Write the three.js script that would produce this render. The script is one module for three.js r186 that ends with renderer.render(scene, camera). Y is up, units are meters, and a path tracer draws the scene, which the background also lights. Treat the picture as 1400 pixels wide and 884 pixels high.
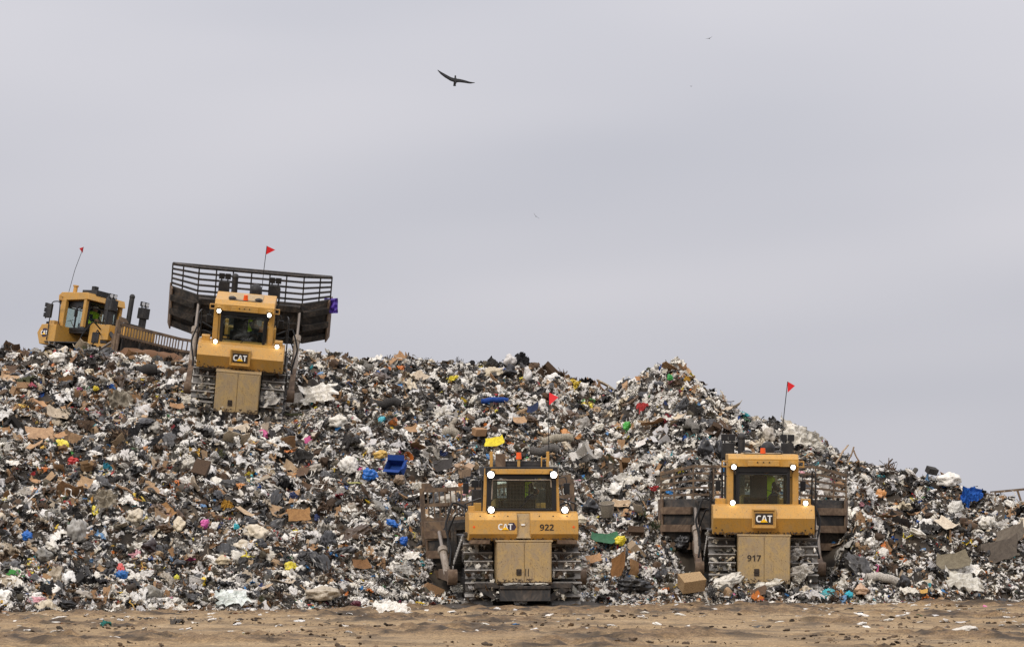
import * as THREE from 'three';
import { RoundedBoxGeometry } from 'three/addons/geometries/RoundedBoxGeometry.js';
import { mergeGeometries, mergeVertices, toCreasedNormals } from 'three/addons/utils/BufferGeometryUtils.js';
import { FontLoader } from 'three/addons/loaders/FontLoader.js';
import { TextGeometry } from 'three/addons/geometries/TextGeometry.js';
import { MarchingCubes } from 'three/addons/objects/MarchingCubes.js';
import { createNoise2D, createNoise3D } from 'simplex-noise';

// ---------------------------------------------------------------- camera, sky, sun, exposure
const scene = new THREE.Scene();
const F = 5701, EYE = 2.0, HORIZON = 722;                 // focal length and horizon of the 1400 px wide photograph
const camera = new THREE.PerspectiveCamera(2 * Math.atan(442 / F) * 180 / Math.PI, 1400 / 884, 1, 6000);
camera.position.set(0, EYE, 0);
camera.lookAt(0, EYE + (HORIZON - 442) / F * 100, -100);
const renderer = new THREE.WebGLRenderer({ antialias: true });
renderer.setSize(1024, 646);
renderer.toneMapping = THREE.LinearToneMapping;
renderer.toneMappingExposure = 1.0;
renderer.shadowMap.enabled = true;
const sun = new THREE.DirectionalLight(0xfff4e6, 1.5);
sun.position.set(-34, 72, -40); sun.target.position.set(0, 3, -115);
sun.castShadow = true; sun.shadow.radius = 24; sun.shadow.mapSize.set(4096, 4096);
Object.assign(sun.shadow.camera, { left: -40, right: 40, top: 40, bottom: -40, near: 1, far: 250 });
scene.add(sun, sun.target); sun.name = 'veiled_sun'; sun.target.name = 'sun_target';

function mulberry(a) { return () => { a |= 0; a = a + 0x6D2B79F5 | 0; let t = Math.imul(a ^ a >>> 15, 1 | a); t = t + Math.imul(t ^ t >>> 7, 61 | t) ^ t; return ((t ^ t >>> 14) >>> 0) / 4294967296; }; }
let rnd = mulberry(11);
const R = (a, b) => a + (b - a) * rnd();
const pick = (a) => a[Math.floor(rnd() * a.length)];
const n2 = createNoise2D(mulberry(5)), n3 = createNoise3D(mulberry(7)), m2 = createNoise2D(mulberry(19));
const sstep = THREE.MathUtils.smoothstep, lerp = THREE.MathUtils.lerp, clamp = THREE.MathUtils.clamp, rad = THREE.MathUtils.degToRad;

{ // overcast dome: three times as bright overhead as at the horizon, with faint layered cloud
  const W = 2048, Hh = 1024, data = new Float32Array(W * Hh * 4);
  for (let r = 0; r < Hh; r++) {
    const up = ((r + .5) / Hh - .5) * Math.PI, y = Math.sin(up), cy = Math.cos(up);
    for (let c = 0; c < W; c++) {
      const a = ((c + .5) / W - .5) * 2 * Math.PI, x = Math.cos(a) * cy, z = Math.sin(a) * cy;
      const k = 1 / (Math.max(y, 0) + .12), cx = x * k, cz = z * k;
      const v = y < 0 ? 0 : .05 * n3(x * 5 + 2.1, y * 26 - x * 2.2 + .6, z * 5) * .85 + .03 * n2(cx * .9, cz * .9) + .013 * n3(x * 13, y * 60, z * 13);
      const l = (1 + 2.0 * Math.max(y, 0)) * (1 + v), w = v * .5 + Math.max(y, 0) * .12;
      const i = (r * W + c) * 4;
      data[i] = .513 * l * (1 + w); data[i + 1] = .515 * l * (1 + w * .6); data[i + 2] = .562 * l * (1 + w * .1); data[i + 3] = 1;
    }
  }
  const t = new THREE.DataTexture(data, W, Hh, THREE.RGBAFormat, THREE.FloatType);
  t.mapping = THREE.EquirectangularReflectionMapping; t.magFilter = THREE.LinearFilter; t.minFilter = THREE.LinearFilter; t.needsUpdate = true;
  scene.background = t; scene.environment = t;
}

// ---------------------------------------------------------------- helpers
const taken = new Map();
function numbered(n) { const k = taken.get(n) ?? 0; taken.set(n, k + 1); return k ? n + '_' + String(k).padStart(3, '0') : n; }
function tag(o, label, category, group, kind) { if (label) o.userData.label = label; if (category) o.userData.category = category; if (group) o.userData.group = group; if (kind) o.userData.kind = kind; return o; }
function shade(o) { o.castShadow = true; o.receiveShadow = true; return o; }
const V = (x, y, z) => new THREE.Vector3(x, y, z);
function clean(g) { g = g.index ? g.toNonIndexed() : g; for (const k of Object.keys(g.attributes)) if (!['position', 'normal', 'uv', 'color'].includes(k)) g.deleteAttribute(k); g.morphAttributes = {}; g.clearGroups(); return g; }
function boxUV(g) { // uv in metres, projected along the main axis of each face
  const p = g.attributes.position, n = g.attributes.normal, uv = new Float32Array(p.count * 2);
  for (let i = 0; i < p.count; i++) {
    const ax = Math.abs(n.getX(i)), ay = Math.abs(n.getY(i)), az = Math.abs(n.getZ(i));
    const [u, v] = ax > ay && ax > az ? [p.getZ(i), p.getY(i)] : ay > az ? [p.getX(i), p.getZ(i)] : [p.getX(i), p.getY(i)];
    uv[i * 2] = u; uv[i * 2 + 1] = v;
  }
  g.setAttribute('uv', new THREE.BufferAttribute(uv, 2)); return g;
}
function merged(geos) { const l = (Array.isArray(geos) ? geos : [geos]).map((g) => { g = clean(g); if (!g.attributes.normal) g.computeVertexNormals(); return boxUV(g); }); return l.length > 1 ? mergeGeometries(l) : l[0]; }
function part(name, geos, mat, parent, label) { const m = shade(new THREE.Mesh(merged(geos), mat)); m.name = name; parent.add(m); if (label) m.userData.label = label; return m; }
function bx(w, h, d, x = 0, y = 0, z = 0, rx = 0, ry = 0, rz = 0, r = .012) {
  const q = Math.min(r, w * .3, h * .3, d * .3), g = new RoundedBoxGeometry(w, h, d, 1, q);
  if (rx || ry || rz) g.applyMatrix4(new THREE.Matrix4().makeRotationFromEuler(new THREE.Euler(rx, ry, rz)));
  return g.translate(x, y, z);
}
function rod(a, b, r, r2 = r, seg = 10) {
  const A = Array.isArray(a) ? V(...a) : a, B = Array.isArray(b) ? V(...b) : b, d = B.clone().sub(A), g = new THREE.CylinderGeometry(r2, r, d.length(), seg);
  g.applyQuaternion(new THREE.Quaternion().setFromUnitVectors(V(0, 1, 0), d.clone().normalize()));
  return g.translate((A.x + B.x) / 2, (A.y + B.y) / 2, (A.z + B.z) / 2);
}
function bar(a, b, w, h) { // square bar between two points
  const A = V(...a), B = V(...b), d = B.clone().sub(A), g = new THREE.BoxGeometry(w, h, d.length());
  g.applyMatrix4(new THREE.Matrix4().lookAt(B, A, Math.abs(d.clone().normalize().y) > .95 ? V(0, 0, 1) : V(0, 1, 0)));
  return g.translate((A.x + B.x) / 2, (A.y + B.y) / 2, (A.z + B.z) / 2);
}
function pipe(pts, r, seg = 24) { return new THREE.TubeGeometry(new THREE.CatmullRomCurve3(pts.map((p) => V(...p)), false, 'catmullrom', .2), seg, r, 7); }
function prism(pts, w, x = 0) { // outline [z, y] drawn out along x, bevelled
  const s = new THREE.Shape(pts.map(([z, y]) => new THREE.Vector2(-z, y)));
  const g = new THREE.ExtrudeGeometry(s, { depth: w - .03, bevelEnabled: true, bevelSize: .015, bevelThickness: .015, bevelSegments: 1, steps: 1 });
  g.translate(0, 0, -(w - .03) / 2).rotateY(Math.PI / 2);
  return g.translate(x, 0, 0);
}
function disc(r, w, x, y, z, seg = 24) { return new THREE.CylinderGeometry(r, r, w, seg).rotateZ(Math.PI / 2).translate(x, y, z); }

// ---------------------------------------------------------------- materials
function tex(size, metres, fn, srgb = true) {
  const c = new Uint8Array(size * size * 4);
  for (let y = 0; y < size; y++) for (let x = 0; x < size; x++) { const v = fn(x / size, y / size), i = (y * size + x) * 4; c[i] = clamp(v[0], 0, 1) * 255; c[i + 1] = clamp(v[1], 0, 1) * 255; c[i + 2] = clamp(v[2], 0, 1) * 255; c[i + 3] = 255; }
  const t = new THREE.DataTexture(c, size, size); t.wrapS = t.wrapT = THREE.RepeatWrapping; t.magFilter = THREE.LinearFilter; t.minFilter = THREE.LinearMipmapLinearFilter; t.generateMipmaps = true;
  t.repeat.set(1 / metres, 1 / metres); if (srgb) t.colorSpace = THREE.SRGBColorSpace; t.needsUpdate = true; return t;
}
// noise that repeats over the unit square
function tn(u, v, f, s = 0) { const a = u * 2 * Math.PI, b = v * 2 * Math.PI, r = f / 6.2832; return n3(Math.cos(a) * r + s + Math.sin(b) * r * .73, Math.sin(a) * r + Math.cos(b) * r * .61, Math.cos(b) * r * .8 + s * 1.7); }
function paint(base, dust, amount, chips = .5, seed = 0, vary = .22, streak = 0) { // paint with dried mud spots, dust clouds and chipped scratches
  return tex(512, 1.7, (u, v) => {
    const d = clamp(tn(u, v, 5, seed) * vary + tn(u, v, 17, seed + 1) * vary * .7 + tn(u, v, 60, seed + 5) * .10 + tn(u, v, 150, seed + 7) * .12 + amount, 0, 1);
    const run = streak * clamp((tn(u, v * .12, 46, seed + 13) + tn(u, v * .2, 120, seed + 15) * .5 + tn(u, v, 9, seed + 17) * .7 - .62) * 1.6, 0, .6), s = tn(u, v, 42, seed + 9) + tn(u, v, 120, seed + 2) * .5, mud = s > 1.02 ? .75 : 0, ch = tn(u, v, 75, seed + 20) + tn(u, v, 22, seed + 31) * .6 > 1.25 - chips * .2 ? .8 : 0;
    return [0, 1, 2].map((k) => { let x = lerp(base[k], dust[k], d); x = lerp(x, [.30, .25, .20][k], mud); x = lerp(x, [.36, .27, .19][k], run); return lerp(x, [.24, .20, .17][k], ch); });
  });
}
const std = (o) => new THREE.MeshStandardMaterial(o);
const sr = (r, g, b) => new THREE.Color().setRGB(r / 255, g / 255, b / 255, THREE.SRGBColorSpace);
const YEL = [.765, .572, .245], DUST = [.62, .535, .42];
const M = {
  yellow: std({ map: paint(YEL, DUST, .20, .8, 0, .2, .15), roughness: .5 }),
  yellowDull: std({ map: paint([.71, .595, .38], [.60, .53, .43], .5, 1.3, 40, .35, .3), roughness: .65 }),
  black: std({ map: paint([.10, .10, .105], [.36, .33, .29], .16, 0, 60), roughness: .6 }),
  darkSteel: std({ map: paint([.16, .155, .15], [.36, .32, .28], .32, .4, 80, .5, .6), roughness: .62, metalness: .25 }),
  rust: std({ map: paint([.36, .29, .23], [.50, .42, .34], .4, 1, 100, .6, 1), roughness: .75, metalness: .15 }),
  shoe: std({ map: paint([.66, .65, .63], [.33, .29, .25], .22, 1, 120), vertexColors: true, roughness: .42, metalness: .25 }),
  rail: std({ map: paint([.46, .38, .29], [.30, .25, .21], .35, .5, 140, .6, .6), roughness: .7 }),
  pale: std({ map: paint([.62, .58, .53], [.45, .40, .34], .3, .6, 160, .4, .6), roughness: .6, metalness: .2 }),
  chrome: std({ color: 0x8a8178, roughness: .45, metalness: .6 }),
  cabBlack: std({ color: sr(24, 25, 27), roughness: .42 }),
  rubber: std({ color: sr(28, 28, 29), roughness: .85 }),
  glass: new THREE.MeshPhysicalMaterial({ color: sr(236, 242, 240), transmission: 1, thickness: 0, roughness: .03, ior: 1.5 }),
  lamp: std({ color: 0xffffff, emissive: 0xfff8ea, emissiveIntensity: 6, roughness: .3 }),
  lampOff: std({ color: sr(205, 210, 215), roughness: .15, metalness: .3 }),
  amber: std({ color: sr(235, 92, 20), roughness: .35 }),
  flag: std({ color: sr(214, 26, 34), roughness: .7, side: THREE.DoubleSide }),
  coral: std({ color: sr(236, 52, 58), roughness: .7, side: THREE.DoubleSide }),
  white: std({ color: sr(236, 236, 232), roughness: .5 }),
  logoYellow: std({ color: sr(250, 196, 20), roughness: .5 }),
  ink: std({ color: sr(48, 38, 28), roughness: .7 }),
  purple: std({ color: sr(52, 40, 58), roughness: .6 }),
  hivis: std({ color: sr(178, 222, 40), roughness: .85 }),
  skin: std({ color: sr(176, 126, 98), roughness: .6 }),
  cloth: std({ color: sr(40, 46, 58), roughness: .9 }),
  seat: std({ color: sr(22, 22, 24), roughness: .8 }),
  pink: std({ color: sr(196, 60, 74), roughness: .8 }),
  mudCake: std({ color: sr(112, 82, 58), roughness: 1 }),
};
const font = await new FontLoader().loadAsync('fonts/droid/droid_sans_bold.typeface.json');
function text(s, size, depth = .012) { const g = new TextGeometry(s, { font, size, depth, curveSegments: 4 }); g.computeBoundingBox(); const b = g.boundingBox; g.translate(-(b.max.x + b.min.x) / 2, -(b.max.y + b.min.y) / 2, 0); return g; }

// ---------------------------------------------------------------- the lie of the land
function table(rows) { return (x) => { if (x <= rows[0][0]) return rows[0][1]; for (let i = 1; i < rows.length; i++) if (x < rows[i][0]) { const [a, p] = rows[i - 1], [b, q] = rows[i], t = (x - a) / (b - a); return lerp(p, q, t); } return rows[rows.length - 1][1]; }; }
const crestRows = [[-260, 476, 147], [0, 480, 147], [60, 476, 146.5], [130, 474, 146], [200, 486, 146], [250, 490, 146], [330, 488, 146.5], [420, 488, 147], [460, 494, 147], [500, 500, 147], [545, 496, 147], [575, 498, 147], [600, 506, 146.5], [640, 507, 146], [700, 503, 146], [740, 510, 146], [780, 527, 145.5], [800, 533, 145], [830, 541, 144.5], [852, 530, 143], [880, 512, 140.5], [905, 504, 138.5], [932, 506, 137], [946, 524, 136.5], [975, 550, 135.5], [1000, 566, 134.5], [1040, 590, 133], [1090, 596, 131], [1130, 609, 129.5], [1160, 622, 128.5], [1200, 640, 127], [1240, 650, 126], [1275, 655, 125], [1300, 664, 124.5], [1330, 677, 124], [1360, 688, 123.5], [1400, 697, 123], [1500, 706, 123], [1800, 712, 123]]
  .map(([px, y, d]) => [(px - 700) / F * d, d, EYE + (HORIZON - y - (px < 260 ? 16 : px > 1100 ? 12 : 6)) / F * d]);
const crestD = table(crestRows.map(([x, d]) => [x, d])), crestH = table(crestRows.map(([x, , h]) => [x, h]));
const toeD = table([[-22, 97], [-12.9, 99], [-7.3, 102.5], [-1.8, 106.5], [3.9, 110], [7.6, 110.5], [10, 112], [14.3, 115], [24, 117]]);
const beds = [];                                             // where machines stand: the rubbish is rolled flat there
function bedAt(m, x, z) { const w = m.inv, lx = w[0] * x + w[8] * z + w[12] + w[4] * m.y, lz = w[2] * x + w[10] * z + w[14] + w[6] * m.y; return [lx, lz]; }
const heaps = [];                                            // rubbish pushed up ahead of the blades [x, d, radius, height]
function height(x, d, rough = true) {
  const d0 = toeD(x), d1 = crestD(x), h1 = crestH(x), s = (d - d0) / (d1 - d0);
  let h = s < 0 ? -.3 * clamp(-s * 12, 0, 1) : s < 1 ? h1 * lerp(s, Math.sin(s * Math.PI / 2), .12) + .18 * sstep(s, 0, .02) : h1 - (d - d1) * .22 - .02 * (d - d1) ** 2 * .3;
  h = Math.max(h, s > 1 ? 1 : -.3);
  if (rough && s > 0) {
    const k = Math.min(1, s * 8) * (s > .86 ? .35 + .65 * sstep(1.14 - s, .14, .28) : 1);
    h += k * (.34 * n2(x * .17, d * .15) + .30 * (1 - 2 * Math.abs(n2(x * .42 + 9, d * .34))) + .17 * n2(x * 1.1, d * .9 + 40));
    for (const [hx, hd, r, hh] of heaps) { const q = ((x - hx) ** 2 + (d - hd) ** 2) / (r * r); if (q < 1) h += hh * (1 - q) ** 2; }
  }
  for (const m of beds) {
    const [lx, lz] = bedAt(m, x, -d), ox = Math.max(Math.abs(lx) - m.hw, 0), oz = Math.max(lz - m.z1, m.z0 - lz, 0), q = Math.hypot(ox, oz);
    if (q < 1.3) { const y = m.y - (m.n.x * (x - m.x) + m.n.z * (-d - m.z)) / m.n.y; h = lerp(y - .04, h, sstep(q, .1, 1.3)); }
  }
  if (rough && s > 0) h += Math.min(1, s * 25) * (.10 * n2(x * 2.3, d * 2.1) + .05 * n2(x * 5.1, d * 4.7));
  return h;
}
function hit(px, py) { // the point of the rubbish or the dirt that a line of sight from the camera first meets
  const sx = (px - 700) / F, sy = (HORIZON - py) / F; let best = null;
  for (let d = 70; d < 152; d += .08) { const h = Math.max(height(sx * d, d), 0), y = EYE + sy * d; if (h >= y) return { x: sx * d, y: h, d }; const g = y - h; if (!best || g < best.g) best = { x: sx * d, y: h, d, g }; }
  return best;
}

// ---------------------------------------------------------------- where the four dozers stand
const POSES = {
  middle: { x: .10, y: .14, d: 107.1, yaw: rad(5.5), pitch: rad(1), roll: 0 },
  right: { x: 6.78, y: .28, d: 114.2, yaw: rad(-.5), pitch: rad(1.5), roll: rad(-.4) },
  high: { x: -8.83, y: 5.82, d: 134.2, yaw: rad(1), pitch: rad(12), roll: rad(-5) },
  far: { x: -16.6, y: 7.35, d: 163, yaw: rad(-135), pitch: rad(-3), roll: rad(9) },
};
for (const [k, p] of Object.entries(POSES)) {
  p.matrix = new THREE.Matrix4().compose(V(p.x, p.y, -p.d), new THREE.Quaternion().setFromEuler(new THREE.Euler(p.pitch, p.yaw, p.roll, 'YXZ')), V(1, 1, 1));
  const n = V(0, 1, 0).transformDirection(p.matrix);
  beds.push({ x: p.x, y: p.y, z: -p.d, n, inv: p.matrix.clone().invert().elements, hw: 1.65, z0: k === 'far' ? -4 : -2.7, z1: k === 'high' ? 4.6 : 2.5, key: k });
}
heaps.push([.1, 113.4, 2.6, .9], [-2.0, 110.3, 1.6, .45], [6.8, 120.3, 3.0, .5], [3.5, 113.6, 2.4, .55], [9.9, 116.5, 2.2, .5], [2.9, 112, 1.4, .4]);
for (const b of beds) { b.y0 = b.y; }

// ---------------------------------------------------------------- ground and the body of the heap
{
  const xs = [-4000, -1200, -400, -120, -60, -35], ds = [-3000, -800, -200, 0, 30, 50];
  for (let x = -24; x <= 24; x += .2) xs.push(x);
  xs.push(35, 60, 120, 400, 1200, 4000);
  for (let d = 58; d <= 119; d += .16) ds.push(d);
  ds.push(124, 140, 200, 500, 1500, 4000);
  const P = [], C = [], U = [], I = [];
  const tan = [.43, .30, .155], brown = [.20, .125, .062], mud = [.052, .035, .019], pale = [.56, .42, .25];
  for (const d of ds) for (const x of xs) {
    const fine = Math.abs(x) < 25 && d > 56 && d < 120 ? 1 : 0;
    const warp = n2(x * .11, d * .07) * 3;
    const rut = n2(x * .09 + 3, d * .55 + warp * .4), lump = n2(x * .8, d * .62 + 7), small = n2(x * 2.4, d * 1.7);
    const churn = sstep(n2(x * .16 + 20, d * .10 + 3) + .5 * n2(x * .5, d * .35) + .25 * sstep(d, 78, 106), -.15, .75);
    const lane = sstep(n2(x * .05 + 11, d * .13), -.1, .4), ruts = lane * Math.sin((d + .8 * n2(x * .07, d * .05)) * 3.7) * (.6 + .4 * n2(x * .7, d));
    const y = fine * (.035 * ruts + .045 * rut * (1 - Math.abs(rut)) + churn * (.10 * Math.max(lump, -.2) + .07 * Math.max(small, -.1)) + .012 * small) - .01;
    P.push(x, y, -d); U.push(x, -d);
    const wet = clamp(churn * (.55 + .7 * small + .4 * lump) + .35 * sstep(-rut, .1, .7) * .6, 0, 1), pl = clamp(n2(x * .3 + 50, d * .22) * .8, 0, 1) * (1 - wet);
    const deep = clamp((m2(x * .35, d * .21) + m2(x * 1.3, d * .42) * .75 + m2(x * 4.2, d * .9) * .5 - .12) * 2.0, 0, 1) * (.5 + .5 * churn);
    for (let k = 0; k < 3; k++) C.push(lerp(lerp(lerp(tan[k], pale[k], pl), brown[k], wet * .9), mud[k], deep * .92));
  }
  const w = xs.length;
  for (let j = 0; j < ds.length - 1; j++) for (let i = 0; i < w - 1; i++) { const a = j * w + i; I.push(a, a + 1, a + w, a + 1, a + w + 1, a + w); }
  const g = new THREE.BufferGeometry();
  g.setAttribute('position', new THREE.Float32BufferAttribute(P, 3)); g.setAttribute('color', new THREE.Float32BufferAttribute(C, 3)); g.setAttribute('uv', new THREE.Float32BufferAttribute(U, 2));
  g.setIndex(I); g.computeVertexNormals();
  const grit = tex(512, 3.1, (u, v) => { const q = .80 + .16 * tn(u, v, 70, 3) + .14 * tn(u, v, 170, 8) + .1 * tn(u, v, 22, 5); return [q, q * .985, q * .96]; });
  const o = shade(new THREE.Mesh(g, std({ vertexColors: true, map: grit, roughness: 1 }))); o.name = 'ground'; scene.add(o); tag(o, null, null, null, 'structure');
}
{
  const P = [], C = [], I = [], x0 = -30, x1 = 30, d0 = 93, d1 = 172, sx = .17, sd = .17, nx = Math.round((x1 - x0) / sx) + 1, nd = Math.round((d1 - d0) / sd) + 1;
  for (let j = 0; j < nd; j++) for (let i = 0; i < nx; i++) {
    const x = x0 + i * sx, d = d0 + j * sd; P.push(x, height(x, d), -d);
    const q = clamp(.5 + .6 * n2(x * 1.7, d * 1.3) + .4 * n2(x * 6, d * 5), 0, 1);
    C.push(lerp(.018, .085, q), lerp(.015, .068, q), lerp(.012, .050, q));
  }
  for (let j = 0; j < nd - 1; j++) for (let i = 0; i < nx - 1; i++) { const a = j * nx + i; I.push(a, a + 1, a + nx, a + 1, a + nx + 1, a + nx); }
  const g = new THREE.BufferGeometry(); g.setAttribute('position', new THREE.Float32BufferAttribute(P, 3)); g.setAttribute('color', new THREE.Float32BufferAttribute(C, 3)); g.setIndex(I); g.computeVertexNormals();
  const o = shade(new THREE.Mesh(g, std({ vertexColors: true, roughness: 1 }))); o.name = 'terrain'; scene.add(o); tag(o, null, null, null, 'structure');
}

// ---------------------------------------------------------------- bulldozers
const trackShoe = (() => { // muddy plate with a worn bright grouser
  const a = merged(bx(.70, .04, .225, 0, 0, 0, 0, 0, 0, .006)), b = merged(bx(.74, .12, .035, 0, .07, -.08, 0, 0, 0, .010)), col = (g, v) => g.setAttribute('color', new THREE.BufferAttribute(new Float32Array(g.attributes.position.count * 3).fill(v), 3));
  return mergeGeometries([col(a, .34), col(b, .95)]);
})();
function trackPath() { // belt round two idlers and the raised sprocket, in (z, y), evenly spaced
  const c = [[1.46, .47, .42], [-1.56, .47, .42], [.92, 1.18, .40]], pts = [];
  const tangent = (a, b) => { const dz = b[0] - a[0], dy = b[1] - a[1], L = Math.hypot(dz, dy), base = Math.atan2(dy, dz), off = Math.acos((a[2] - b[2]) / L); return base + off; };
  // order so that the belt runs round the outside: rear idler -> sprocket -> front idler
  const order = [c[0], c[2], c[1]];
  for (let i = 0; i < 3; i++) {
    const prev = order[(i + 2) % 3], cur = order[i], next = order[(i + 1) % 3];
    const tan = (a, b) => { const dz = b[0] - a[0], dy = b[1] - a[1], L = Math.hypot(dz, dy); return Math.atan2(dy, dz) - Math.acos((a[2] - b[2]) / L); };
    let a0 = tan(prev, cur), a1 = tan(cur, next); while (a1 < a0) a1 += Math.PI * 2;
    const n = Math.max(2, Math.ceil((a1 - a0) / .1));
    for (let k = 0; k <= n; k++) { const a = a0 + (a1 - a0) * k / n; pts.push([cur[0] + Math.cos(a) * cur[2], cur[1] + Math.sin(a) * cur[2]]); }
  }
  return pts;
}
const shoes = (() => {
  const pts = trackPath(), acc = [0]; pts.push(pts[0]);
  for (let i = 1; i < pts.length; i++) acc.push(acc[i - 1] + Math.hypot(pts[i][0] - pts[i - 1][0], pts[i][1] - pts[i - 1][1]));
  const L = acc[acc.length - 1], n = Math.round(L / .275), out = [];
  for (let k = 0; k < n; k++) { const s = (k + .3) * L / n; let i = 1; while (acc[i] < s) i++; const t = (s - acc[i - 1]) / (acc[i] - acc[i - 1]), a = pts[i - 1], b = pts[i]; out.push([lerp(a[0], b[0], t), lerp(a[1], b[1], t), Math.atan2(b[1] - a[1], b[0] - a[0])]); }
  return out;
})();

function lampUnit(parent, name, x, y, z, lit, s = .13, dir = 1, tilt = 0) {
  const h = part(name, [bx(s * 1.25, s * 1.25, .09, 0, 0, 0), bx(s * .3, s * .5, .05, 0, -s * .8, -.02)], M.cabBlack, parent);
  h.position.set(x, y, z); h.rotation.set(tilt, dir > 0 ? 0 : Math.PI, 0);
  const l = part('lens', [new THREE.CylinderGeometry(s * .52, s * .52, .02, 16).rotateX(Math.PI / 2).translate(0, 0, .05)], lit ? M.lamp : M.lampOff, h);
  if (lit) { const p = new THREE.PointLight(0xfff6e6, .1); p.position.set(0, 0, .1); p.name = 'lamp_light'; p.castShadow = true; p.shadow.radius = s * 25; h.add(p); }
  return h;
}
function catLogo(parent, h, onBlack) {
  const g = part('logo_lettering', text('CAT', h, .014), onBlack ? M.white : M.white, parent);
  const tr = new THREE.Shape([new THREE.Vector2(-.62 * h, 0), new THREE.Vector2(.62 * h, 0), new THREE.Vector2(0, .52 * h)]);
  const t = part('logo_triangle', new THREE.ExtrudeGeometry(tr, { depth: .01, bevelEnabled: false }).translate(-.02 * h, -.51 * h, .012), M.logoYellow, parent);
  return [g, t];
}
function whip(root, x, y, z, len, lean, flagMat, fw, fh) {
  const top = [x + lean[0], y + len, z + lean[1]], w = part('whip_flag', [pipe([[x, y, z], [x + lean[0] * .35, y + len * .5, z + lean[1] * .4], top], .011, 14)], M.rubber, root);
  const s = new THREE.Shape([new THREE.Vector2(0, 0), new THREE.Vector2(0, fh), new THREE.Vector2(fw, fh * .62)]);
  const g = new THREE.ExtrudeGeometry(s, { depth: .006, bevelEnabled: false, steps: 1 }); g.translate(top[0], top[1] - fh, top[2]);
  part('flag', g, flagMat, w);
}

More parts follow.
